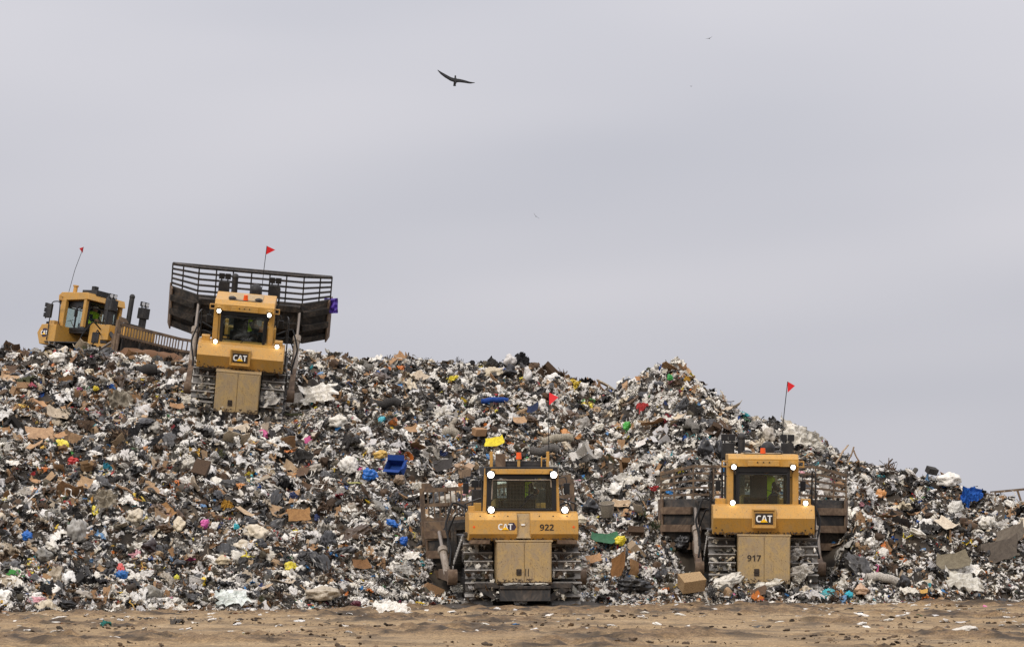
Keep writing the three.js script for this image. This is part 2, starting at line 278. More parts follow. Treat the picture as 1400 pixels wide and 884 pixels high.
function blade(root, o) {
  // the blade hangs on push arms; built upright about its lower edge and then raised and turned
  const b = new THREE.Group(); b.name = 'blade'; root.add(b);
  b.position.set(0, o.raise, -3.25); b.rotation.set(o.rot, 0, o.roll ?? 0, 'YXZ');
  const hs = o.solid, hr = o.rackH, c = o.c ?? 1.72, w = o.half, sw = .55;      // half width of the straight middle, of the whole, sweep of the wings
  const prof = (k) => { const y = k * hs; return [-.16 * Math.sin(k * Math.PI) * -1 - .1 * (1 - k), y]; };
  const seg = (x0, z0, x1, z1) => { const P = [], I = [], N = 8; for (let k = 0; k <= N; k++) { const [dz, y] = prof(k / N); for (const [x, z] of [[x0, z0], [x1, z1]]) { P.push(x, y, z + dz - .03, x, y, z + dz + .03); } } const id = (k, i, f) => k * 4 + i * 2 + f;
    for (let k = 0; k < N; k++) { I.push(id(k, 0, 1), id(k, 1, 1), id(k + 1, 1, 1), id(k, 0, 1), id(k + 1, 1, 1), id(k + 1, 0, 1), id(k, 0, 0), id(k + 1, 1, 0), id(k, 1, 0), id(k, 0, 0), id(k + 1, 0, 0), id(k + 1, 1, 0)); for (const i of [0, 1]) I.push(id(k, i, 0), id(k, i, 1), id(k + 1, i, 1), id(k, i, 0), id(k + 1, i, 1), id(k + 1, i, 0)); }
    for (const k of [0, N]) I.push(id(k, 0, 0), id(k, 1, 0), id(k, 1, 1), id(k, 0, 0), id(k, 1, 1), id(k, 0, 1));
    const g = new THREE.BufferGeometry(); g.setAttribute('position', new THREE.Float32BufferAttribute(P, 3)); g.setIndex(I); return toCreasedNormals(g.toNonIndexed(), .6); };
  part('moldboard', seg(-c, 0, c, 0), M.darkSteel, b);
  for (const s of [-1, 1]) {
    part('wing_plate', s < 0 ? seg(-w, -sw, -c, 0) : seg(c, 0, w, -sw), M.darkSteel, b);
    part('end_plate', bx(.05, hs, .5, s * w, hs / 2, -sw - .02, 0, s * -.2, 0), M.rust, b);
    for (const k of [.12, .45, .78]) { const [dz, y] = prof(k); part('wing_rib', bar([s * (c + .05), y, dz + .1], [s * (w - .03), y, dz - sw + .1], .13, .2), o.ribMat ?? M.rust, b); }
  }
  for (const k of [.1, .5, .9]) { const [dz, y] = prof(k); part('back_beam', bx(2 * c - .1, .22, .16, 0, y, dz + .11), M.darkSteel, b); }
  for (const x of [-c + .1, -.5, .5, c - .1]) part('back_gusset', bx(.08, hs * .92, .3, x, hs * .5, .1), M.darkSteel, b);
  part('cutting_edge', bx(2 * c, .26, .05, 0, .06, -.16), M.pale, b);
  // trash rack
  const rm = o.rackMat, at = (x, y) => { const t = clamp((Math.abs(x) - c) / (w - c), 0, 1); return [x, hs + y - (o.arch ?? 0) * t * (y / hr), -sw * t - .02]; };
  if (o.style === 'rails') {
    for (let i = 0; i < 5; i++) { const y = hr * (i + .6) / 4.6, th = i === 4 ? .075 : .055, mm = rm; for (const [a, e] of [[-w, -c], [-c, c], [c, w]]) part('rack_rail', bar(at(a, y), at(e, y), th, th), mm, b); }
    for (const x of [-w, -2.25, -c, -1.15, -.6, 0, .6, 1.15, c, 2.25, w]) part('rack_post', bar(at(x, -.05), at(x, hr), .045, .045), rm, b);
  } else {
    for (const y of o.low ? [.04, hr] : [.04, hr * .52, hr]) for (const [a, e] of [[-w, -c], [-c, c], [c, w]]) part('rack_rail', bar(at(a, y), at(e, y), .06, y === hr ? .11 : .09), rm, b);
    const n = o.pickets; for (let i = 0; i <= n; i++) { const x = lerp(-w, w, i / n), end = i === 0 || i === n; part(end ? 'rack_post' : 'rack_bar', bar(at(x, end ? -hs * .8 : -.05), at(x, hr + (end ? .06 : 0)), end ? .12 : .035, end ? .12 : .035), rm, b); }
    for (const s of [-1, 1]) { const sh = new THREE.Shape([[0, 0], [-.42, 0], [-.26, .17], [0, .2]].map(([x, y]) => new THREE.Vector2(x * s, y))), g = new THREE.ExtrudeGeometry(sh, { depth: .04, bevelEnabled: false }); const p = at(s * w, hr); g.rotateY(s * -.5); g.translate(...p); part('corner_gusset', g, rm, b); }
    for (const s of [-1, 1]) { // back of the wing: plate with a square lifting eye
      const p = at(s * (w + c) / 2, 0); part('back_plate', [bx(w - c, .5, .05, p[0], hs - .26, p[2] + .12, 0, s * .5, 0)], M.rail, b);
      part('lifting_eye', bx(.2, .17, .05, s * (w - .3), hs - .42, -.28, 0, s * .5, 0), M.rubber, b);
    }
  }
  if (o.topChord) part('rack_top_rail', bar(at(-w, hr + .03), at(w, hr + .03), .07, .06), rm, b);
  if (o.load) part('soil_load', (() => { const g = new THREE.SphereGeometry(1, 28, 12); const p = g.attributes.position; for (let i = 0; i < p.count; i++) { const k = 1 + .16 * n3(p.getX(i) * 3, p.getY(i) * 5, p.getZ(i) * 3); p.setXYZ(i, p.getX(i) * 2.3 * k, .1 + p.getY(i) * .8 * k, -.75 + p.getZ(i) * .6 * k); } g.computeVertexNormals(); return g; })(), M.mudCake, b);
  b.updateMatrix();
  const to = (x, y, z) => V(x, y, z).applyMatrix4(b.matrix).toArray();
  for (const s of [-1, 1]) {
    const foot = to(s * 1.66, .22, .2), up = to(s * 1.66, hs * .82, .2), tr = [s * 1.66, .62, .25], mid = tr.map((v, i) => lerp(v, foot[i], .42));
    part('push_arm', [bar(tr, foot, .17, .24), disc(.2, .24, ...tr)], M.rust, root);
    const j = mid.map((v, i) => lerp(v, up[i], .58)), j2 = mid.map((v, i) => lerp(v, up[i], .60));
    const cyl = part('tilt_cylinder', [rod(mid, j, .10, .10, 14), rod(j.map((v, i) => lerp(v, mid[i], .12)), j2, .135, .135, 14)], M.pale, root);
    part('cylinder_rod', rod(j, up, .05), M.chrome, cyl);
    const l0 = [s * .82, 2.35, -1.6], l1 = to(s * .95, hs * .45, .14), lj = l0.map((v, i) => lerp(v, l1[i], .5));
    const lc = part('lift_cylinder', rod(l0, lj, .085, .085, 12), M.black, root); part('cylinder_rod', rod(lj, l1, .04), M.chrome, lc);
  }
  return b;
}

function dozer(name, label, pose, o) {
  const root = new THREE.Group(); root.name = numbered(name); scene.add(root); tag(root, label, 'bulldozer', 'dozers working the heap');
  root.position.set(pose.x, pose.y, -pose.d); root.rotation.set(pose.pitch, pose.yaw, pose.roll, 'YXZ');
  // running gear
  for (const s of [-1, 1]) {
    const t = new THREE.Group(); t.name = 'track'; root.add(t);
    for (const [z, y, a] of shoes) { const m = shade(new THREE.Mesh(trackShoe, M.shoe)); m.name = 'track_shoe'; m.position.set(s * 1.11, y, z); m.rotation.x = -a + Math.PI; t.add(m); }
    part('track_chain', [[1.46, .47, .36], [-1.56, .47, .36], [.72, 1.16, .33]].map(([z, y, r]) => disc(r, .3, s * 1.11, y, z, 20)).concat([bar([s * 1.11, .47, 1.46], [s * 1.11, .47, -1.56], .3, .34), bar([s * 1.11, .5, 1.4], [s * 1.11, 1.1, .8], .28, .4), bar([s * 1.11, .5, -1.5], [s * 1.11, 1.1, .7], .2, .3)]), M.black, t);
    part('sprocket', [disc(.3, .46, s * 1.12, 1.16, .72, 18), disc(.16, .6, s * 1.14, 1.16, .72, 16)], M.darkSteel, t);
    for (const z of [-1.05, -.6, -.15, .3, .75, 1.1]) part('track_roller', disc(.15, .4, s * 1.11, .22, z, 14), M.darkSteel, t);
    part('roller_frame', bx(.4, .28, 2.5, s * 1.12, .45, -.05), o.type === 'A' ? M.yellowDull : M.black, t);
    part('fender', bx(.72, .05, 2.4, s * 1.1, 1.68, .2), M.black, root);
  }
  part('main_frame', [bx(1.36, 1.1, 3.5, 0, 1.12, -.3), bx(1.0, .4, .9, 0, .95, -2.2)], M.black, root);
  // engine hood, radiator guard and what stands on it
  const hood = part('hood', [prism([[-.15, 1.55], [-.15, 2.62], [-2.35, 2.42], [-2.45, 1.3]], 1.06)], M.yellow, root);
  part('hood_top', bx(1.0, .05, 2.0, 0, 2.57, -1.25, .09), M.black, hood);
  for (const s of [-1, 1]) for (const z of [-.6, -1.15, -1.7]) part('hood_grille', bx(.03, .42, .42, s * .55, 2.05, z), M.black, hood);
  part('radiator_guard', bx(1.5, 1.5, .25, 0, 1.75, -2.5), M.yellow, root);
  const H = o.tower ?? 0;
  for (const s of [-1, 1]) {
    const tw = part('light_tower', [bx(.2, 1.2 + H, .2, s * .82, 2.95 + H / 2, -1.62), bx(.34, .42, .34, s * .82, 3.38 + H, -1.62), rod([s * .98, 2.5, -1.62], [s * .98, 3.5 + H, -1.62], .03)], M.black, root);
    for (const k of [-1, 1]) lampUnit(tw, 'work_lamp', s * .82 + k * .1, 3.74 + H, -1.6, false, .15, -1);
    part('tower_bracket', bx(.5, .6, .5, s * .72, 2.2, -1.62), M.yellow, root);
  }
  const ex = part('exhaust_stack', [rod([-.47, 2.5, -1.2], [-.47, 3.9 + H * .6, -1.2], .1, .1, 16), new THREE.SphereGeometry(.115, 14, 8).translate(-.47, 3.93 + H * .6, -1.2)], M.black, root);
  part('air_cleaner', [new THREE.CylinderGeometry(.2, .2, .75, 20).translate(.24, 3.25 + H * .6, -.8), new THREE.SphereGeometry(.2, 20, 8, 0, Math.PI * 2, 0, Math.PI / 2).translate(.24, 3.62 + H * .6, -.8), rod([.24, 2.5, -.8], [.24, 3.0, -.8], .12)], M.black, root);

  // cab
  const cab = new THREE.Group(); cab.name = 'cab'; root.add(cab);
  const B = o.type === 'B', cw = B ? .84 : .70, cz0 = -.1, cz1 = 1.38, cy0 = 2.28, cy1 = B ? 3.2 : 3.4;
  part('cab_floor', bx(cw * 2, .1, cz1 - cz0, 0, 2.22, (cz0 + cz1) / 2), M.cabBlack, cab);
  part('cab_ceiling', bx(cw * 2, .06, cz1 - cz0, 0, cy1 + .03, (cz0 + cz1) / 2), M.cabBlack, cab);
  const fr = B ? .09 : .06;
  for (const x of [-cw, cw]) for (const z of [cz0, cz1]) part('cab_pillar', bx(fr, cy1 - cy0, fr, x, (cy0 + cy1) / 2, z), M.cabBlack, cab);
  for (const x of [-cw, cw]) part('cab_pillar', bx(fr, cy1 - cy0, fr, x, (cy0 + cy1) / 2, .62), M.cabBlack, cab);
  // panes, each in its frame
  const gy0 = cy0 + .1, gy1 = cy1 - (B ? .12 : .2);
  const wz = (z, w, h0, h1, nm) => { part(nm, bx(w, h1 - h0, .012, 0, (h0 + h1) / 2, z, 0, 0, 0, .002), M.glass, cab); const f = part(nm.replace('pane', 'frame'), [bx(w + .1, .05, .05, 0, h0 - .02, z + .012), bx(w + .1, .05, .05, 0, h1 + .02, z + .012), bx(.05, h1 - h0 + .09, .052, -w / 2 - .02, (h0 + h1) / 2, z + .014), bx(.05, h1 - h0 + .09, .052, w / 2 + .02, (h0 + h1) / 2, z + .014)], B ? M.cabBlack : M.cabBlack, cab); return f; };
  wz(cz1 + .02, cw * 2 - .12, gy0, gy1, 'rear_window_pane'); wz(cz0 - .02, cw * 2 - .12, gy0, gy1, 'front_window_pane');
  for (const x of [-cw, cw]) { part('side_window_pane', bx(.012, gy1 - gy0, .58, x, (gy0 + gy1) / 2, 1.0, 0, 0, 0, .002), M.glass, cab); part('cab_door_pane', bx(.012, gy1 - gy0, .58, x, (gy0 + gy1) / 2, .26, 0, 0, 0, .002), M.glass, cab); part('door_sill', bx(.05, .12, 1.4, x, cy0 + .05, .64), M.cabBlack, cab); part('head_rail', bx(.05, cy1 - gy1 + .02, 1.4, x, (gy1 + cy1) / 2, .64), M.cabBlack, cab); }
  part('rear_head_rail', bx(cw * 2, cy1 - gy1 - .04, .05, 0, (cy1 + gy1) / 2 + .04, cz1), M.cabBlack, cab);
  part('rear_sill', bx(cw * 2, .1, .06, 0, cy0 + .02, cz1), M.cabBlack, cab);
  part('driver_seat', [bx(.5, .14, .5, -.1, 2.52, .62), bx(.46, .62, .14, -.1, 2.86, .92, -.12), bx(.28, .18, .1, -.1, 3.2, .98)], M.seat, cab);
  part('control_console', [bx(.22, .35, .5, .32, 2.45, .5), bx(.9, .3, .2, 0, 2.42, .02), rod([.32, 2.6, .35], [.32, 2.82, .3], .02)], M.seat, cab);
  if (B) { // wire guard inside the rear window, bright gasket round it
    for (let i = 0; i <= 13; i++) part('guard_wire', rod([-.62 + i * .085, gy0, cz1 - .06], [-.62 + i * .085, gy1 - .06, cz1 - .06], .006, .006, 5), M.darkSteel, cab);
    for (let i = 0; i <= 7; i++) part('guard_wire', rod([-.64, gy0 + .06 + i * .09, cz1 - .07], [.50, gy0 + .06 + i * .09, cz1 - .07], .006, .006, 5), M.darkSteel, cab);
    part('window_gasket', [bx(cw * 2 - .18, .03, .02, 0, gy1 + .03, cz1 + .05), bx(.03, .5, .02, -cw + .09, gy1 - .22, cz1 + .05, 0, 0, -.05), bx(.03, .2, .02, cw - .09, gy1 - .06, cz1 + .05, 0, 0, .05)], M.pale, cab);
  }
  // roll-over frame and roof
  if (B) {
    part('roof', [bx(1.84, .2, 1.66, 0, cy1 + .14, .66), bx(1.3, .1, 1.2, 0, cy1 + .27, .6)], M.black, root);
    part('roof_fascia', bx(1.58, .13, .06, 0, cy1 + .12, 1.5), M.yellow, root);
    for (const s of [-1, 1]) { part('roof_post', bx(.075, .42, .075, s * .72 - .04, cy1 + .42, 1.3), M.yellow, root); part('protection_post', bx(.08, 1.3, .14, s * .92, 2.75, 1.32, 0, 0, s * .04), M.yellow, root); }
    part('roof_panel', bx(.26, .34, .03, -.52, cy1 + .40, 1.25), M.rust, root); part('roof_bracket', [bx(.16, .03, .03, .58, cy1 + .45, 1.3), bx(.03, .3, .03, .52, cy1 + .36, 1.3)], M.yellow, root);
    part('beacon', [new THREE.CylinderGeometry(.06, .075, .17, 14).translate(-.06, cy1 + .52, 1.3)], M.amber, part('beacon_stem', bx(.07, .28, .06, -.06, cy1 + .3, 1.3), M.yellow, root));
    part('roof_light_bar', bx(1.1, .08, .1, .1, cy1 + .35, 1.1), M.black, root);
  } else {
    part('roof', [prism([[1.52, 3.44], [1.56, 3.62], [1.40, 3.74], [-.2, 3.74], [-.3, 3.5]], 1.90)], M.yellow, root);
    part('roof_visor', bx(.86, .15, .06, 0, 3.51, 1.56), M.yellow, root);
    for (const x of [-.16, 0, .16]) part('visor_bolt', new THREE.CylinderGeometry(.02, .02, .02, 8).rotateX(Math.PI / 2).translate(x, 3.54, 1.6), M.ink, root);
    part('roof_cover', prism([[1.30, 3.73], [1.2, 3.77], [.1, 3.77], [0, 3.73]], 1.1), M.yellowDull, root);
    part('roof_grille', bx(1.02, .035, .05, 0, 3.76, 1.38), M.black, root);
    for (const s of [-1, 1]) {
      part('roof_post', prism([[1.32, 2.37], [1.32, 3.46], [1.06, 3.46], [1.06, 2.37]], .17, s * .88), M.yellow, root);
      part('front_post', bx(.14, 1.1, .16, s * .86, 2.95, -.1), M.yellow, root);
      part('hand_loop', [bx(.16, .035, .06, s * 1.03, 3.56, 1.3), bx(.16, .035, .06, s * 1.03, 3.42, 1.3), bx(.035, .17, .06, s * 1.10, 3.49, 1.3)], M.yellow, root);
      part('antenna_dome', new THREE.SphereGeometry(.1, 14, 7, 0, Math.PI * 2, 0, Math.PI / 2).scale(1.3, .7, 1).translate(s * .42, 3.80, 1.26), M.black, root);
    }
    part('beacon', [new THREE.CylinderGeometry(.065, .075, .15, 14), new THREE.CylinderGeometry(.09, .09, .03, 14).translate(0, -.085, 0)].map((g) => g.translate(0, 3.85, 1.2)), M.amber, root);
  }
  // rear fuel tank and the box below it
  if (B) {
    const pr = [[.9, 1.66], [.9, 2.27], [1.9, 2.27], [2.02, 2.1], [2.04, 1.76], [1.9, 1.60], [1.5, 1.60]];
    for (const s of [-1, 1]) part('fuel_tank', prism(pr, 1.22, s * .775), M.yellow, root);
    part('tank_link', prism([[.9, 1.66], [.9, 2.25], [1.80, 2.25], [1.98, 1.66]], .38), M.yellowDull, root);
    part('tank_ledge', [bx(2.76, .05, .5, 0, 2.29, 1.55)], M.yellow, root);
    part('tail_lamp', bx(.1, .045, .04, -.01, 1.98, 1.92), M.white, root);
    for (const x of [-1.1, -.75, -.4, .4, .75, 1.1]) part('tank_bolt', new THREE.CylinderGeometry(.018, .018, .02, 8).rotateX(Math.PI / 2).translate(x, 2.2, 1.97), M.ink, root);
    for (const x of [-1.26, 1.26]) part('side_reflector', new THREE.CylinderGeometry(.03, .03, .02, 10).rotateX(Math.PI / 2).translate(x, 1.93, 2.045), M.amber, root);
    const lg = new THREE.Group(); lg.name = 'logo'; root.add(lg); lg.position.set(-.47, 1.935, 2.046); catLogo(lg, .15);
    const hx = new THREE.Shape(); for (let k = 0; k < 6; k++) hx[k ? 'lineTo' : 'moveTo'](.12 * Math.cos(k * Math.PI / 3), .12 * Math.sin(k * Math.PI / 3)); part('logo_badge', new THREE.ExtrudeGeometry(hx, { depth: .006, bevelEnabled: false }).translate(.16, 0, -.002), M.purple, lg);
    part('number_lettering', text(o.number, .16).translate(.58, 1.92, 2.044), M.ink, root);
    part('tool_box', [bx(1.38, 1.06, .8, 0, 1.03, 1.78), bx(1.44, .05, .84, 0, 1.575, 1.78)], M.yellowDull, root);
    for (const s of [-1, 1]) part('box_door', bx(.66, .98, .03, s * .338, 1.04, 2.19), M.yellowDull, root);
    part('door_latch', [bx(.13, .16, .04, -.14, .80, 2.215), bx(.07, .07, .06, -.14, .82, 2.22)], M.ink, root);
    for (const x of [.03, .1]) part('vent_slot', bx(.02, .19, .012, x, .79, 2.207), M.ink, root);
    part('cross_beam', [bx(2.5, .14, .2, 0, .46, 2.02)], M.darkSteel, root);
    part('hitch_block', [prism([[1.7, .05], [1.7, .44], [2.36, .44], [2.42, .1]], 1.28), bx(1.28, .08, .3, 0, .42, 2.28)], M.darkSteel, root);
    for (const s of [-1, 1]) { part('hitch_strut', bar([s * .62, .12, 2.15], [s * 1.12, .42, 2.05], .08, .16), M.darkSteel, root); part('mud_flap', bx(.5, .1, .5, s * 1.1, 1.55, 1.75), M.rust, root); }
    part('tank_hook', bx(.16, .16, .1, -1.3, 2.38, 1.7), M.yellow, root);
    for (const s of [-1, 1]) part('hand_rail', pipe([[s * 1.38, 2.28, 1.1], [s * 1.4, 2.5, 1.1], [s * 1.0, 2.64, 1.15]], .022), M.cabBlack, root);
  } else {
    const pr = [[.9, 1.62], [.9, 2.37], [1.80, 2.37], [2.0, 2.04], [1.78, 1.62]];
    part('fuel_tank', prism(pr, 2.74), M.yellow, root);
    part('tank_ledge', bx(2.6, .05, .4, 0, 2.385, 1.5), M.yellow, root);
    const fz = 2.03;
    part('logo_frame', [bx(.64, .05, .30, 0, 2.27, fz - .12), bx(.64, .05, .30, 0, 1.80, fz - .12), bx(.05, .5, .30, -.30, 2.03, fz - .12), bx(.05, .5, .30, .30, 2.03, fz - .12)], M.yellow, root);
    part('logo_plate', bx(.56, .42, .03, 0, 2.03, fz - .03), M.yellow, root);
    const lg = part('logo', bx(.48, .30, .02, 0, 0, 0), M.ink, root); lg.position.set(0, 2.03, fz - .008); const tt = catLogo(lg, .185, true); for (const t of tt) { t.position.z = .012; t.scale.x = .95; }
    part('tool_box', [bx(1.40, 1.30, .8, 0, .93, 1.78), bx(1.44, .05, .84, 0, 1.585, 1.78)], M.yellowDull, root);
    for (const s of [-1, 1]) part('box_door', bx(.675, 1.24, .03, s * .344, .92, 2.19), M.yellowDull, root);
    part('door_latch', [bx(.14, .19, .04, -.2, .60, 2.215), bx(.07, .08, .06, -.2, .62, 2.22)], M.ink, root);
    if (o.number) part('number_lettering', text(o.number, .165).translate(-.27, .98, 2.203), M.ink, root);
    part('hitch_block', [bx(1.3, .26, .6, 0, .16, 1.9)], M.darkSteel, root);
    part('cross_beam', [bx(2.3, .12, .2, 0, .31, 1.95)], M.darkSteel, root);
    for (const s of [-1, 1]) { part('hand_rail', pipe([[s * 1.42, 1.75, 1.3], [s * 1.43, 3.0, 1.3], [s * 1.42, 3.27, 1.28], [s * 1.36, 3.27, .9], [s * 1.36, 2.4, .8]], .022, 30), M.cabBlack, root); for (const [x, y] of [[1.28, 2.25], [1.28, 1.78], [1.12, 1.72]]) part('tank_bolt', new THREE.CylinderGeometry(.022, .022, .02, 8).rotateX(Math.PI / 2).translate(s * x, y, y > 2 ? 1.88 : 1.88), M.ink, root); part('filler_block', bx(.26, .2, .3, s * 1.16, 2.46, 1.3), M.yellow, root); }
  }
  // hoses, wiper and mirrors
  for (const s of [-1, 1]) {
    part('hydraulic_hose', pipe([[s * 1.0, 2.3, -1.4], [s * 1.5, 2.5, -1.5], [s * 1.72, 1.9, -1.2], [s * 1.6, 1.3, -.9], [s * 1.66, .9, -.6]], .028, 26), M.rubber, root);
    part('hydraulic_hose', pipe([[s * .95, 2.1, -1.4], [s * 1.4, 2.2, -1.7], [s * 1.6, 1.7, -1.9], [s * 1.62, 1.2, -1.4]], .024, 22), M.rubber, root);
    const mi = part('mirror_arm', pipe([[s * (cw + .05), 3.1, 0], [s * (cw + .42), 3.18, .05], [s * (cw + .46), 3.0, .06]], .014, 12), M.cabBlack, root); part('mirror', bx(.15, .28, .05, s * (cw + .46), 2.88, .06), M.cabBlack, mi);
  }
  part('wiper', [bar([-.05, gy0 + .02, cz1 + .07], [.28, gy0 + .38, cz1 + .07], .012, .02), bar([.1, gy0 + .42, cz1 + .075], [.42, gy0 + .30, cz1 + .075], .01, .015)], M.rubber, cab);
  // lamps at the back
  const ly = B ? 3.24 : 3.41, lz = B ? 1.56 : 1.56, L = o.lit !== false;
  for (const s of [-1, 1]) lampUnit(root, 'rear_lamp', s * (B ? .80 : .80), ly, lz, L, B ? .16 : .12);
  for (const [x, y] of B ? [[-.82, 2.36], [1.05, 2.36]] : [[-.83, 2.45], [1.13, 2.45]]) lampUnit(root, 'rear_lamp', x, y, B ? 1.9 : 1.72, L, B ? .15 : .12);
  blade(root, o.blade);
  if (o.whip) whip(root, ...o.whip);
  return root;
}

const dMid = dozer('landfill_dozer', 'yellow dozer numbered 922 with wide black cab at the foot of the heap', POSES.middle, { type: 'B', number: '922', tower: -.75, blade: { raise: .5, rot: 0, roll: rad(3.5), solid: 1.6, rackH: .82, half: 2.0, c: 1.35, style: 'pickets', pickets: 28, rackMat: M.rail }, whip: [.82, 3.4, .2, 1.95, [.0, 0], M.coral, .25, .34] });
const dRight = dozer('landfill_dozer', 'yellow dozer numbered 917 with red whip flag beside the cardboard boxes', POSES.right, { type: 'A', number: '917', tower: .45, blade: { raise: .95, rot: rad(-2), solid: 1.5, rackH: .92, arch: .22, half: 2.62, style: 'rails', rackMat: M.rail }, whip: [.52, 3.75, .9, 1.98, [.16, 0], M.flag, .2, .3] });
const dHigh = dozer('landfill_dozer', 'yellow dozer high on the slope with its slatted blade raised above the cab', POSES.high, { type: 'A', tower: .3, blade: { raise: 1.75, rot: rad(14), solid: 1.45, rackH: .95, arch: .18, half: 2.62, style: 'rails', rackMat: M.darkSteel, ribMat: M.darkSteel, topChord: true }, whip: [.42, 3.75, -.9, 1.5, [.05, 0], M.flag, .28, .28] });
const dFar = dozer('landfill_dozer', 'dozer behind the crest facing the slope, blade with upright bars, unlit lamps', POSES.far, { type: 'A', lit: false, tower: -.1, blade: { raise: .75, rot: 0, solid: 1.2, rackH: .48, half: 2.15, c: 1.5, low: true, style: 'pickets', pickets: 30, rackMat: M.rail, load: true }, whip: [.7, 3.75, 1.3, 1.95, [-.45, .1], M.flag, .2, .24] });
{ // extras seen only on the far dozer: side badge, intake box, stack behind the roof, side lamps
  const lg = new THREE.Group(); lg.name = 'side_logo'; dFar.add(lg); lg.position.set(1.372, 2.05, 1.55); lg.rotation.y = Math.PI / 2;
  const hx = new THREE.Shape(); for (let k = 0; k < 6; k++) hx[k ? 'lineTo' : 'moveTo'](.2 * Math.cos(k * Math.PI / 3), .2 * Math.sin(k * Math.PI / 3)); part('logo_badge', new THREE.ExtrudeGeometry(hx, { depth: .006, bevelEnabled: false }), M.purple, lg);
  catLogo(lg, .16).forEach((m) => { m.position.z = .008; });
  part('rear_stack', [rod([.55, 3.7, 1.1], [.55, 4.05, 1.1], .085), rod([.55, 4.05, 1.1], [.55, 4.1, 1.1], .12)], M.yellow, dFar);
  part('intake_box', [bx(.7, .22, .9, .2, 3.82, .2), bx(.2, .34, .2, .1, 3.98, .45)], M.black, dFar);
  const sl = part('side_lamp_stack', [bx(.12, .55, .3, 1.2, 2.95, 1.7)], M.black, dFar); for (const y of [2.8, 3.0, 3.2]) lampUnit(sl, 'work_lamp', 1.2, y - .02, 1.88, false, .13);
}
tag(part('purple_film', (() => { const g = new THREE.PlaneGeometry(.45, .5, 10, 10); const p = g.attributes.position; for (let i = 0; i < p.count; i++) p.setZ(i, .14 * n2(p.getX(i) * 6, p.getY(i) * 6) + .05 * n2(p.getX(i) * 17, p.getY(i) * 15)); g.computeVertexNormals(); return g; })(), std({ color: sr(78, 50, 150), roughness: .5, side: THREE.DoubleSide }), scene), 'purple plastic rag caught on the raised blade end', 'plastic film').position.copy(V(2.66, 1.25, -.5).applyMatrix4(dHigh.getObjectByName('blade').matrix).applyMatrix4(POSES.high.matrix));

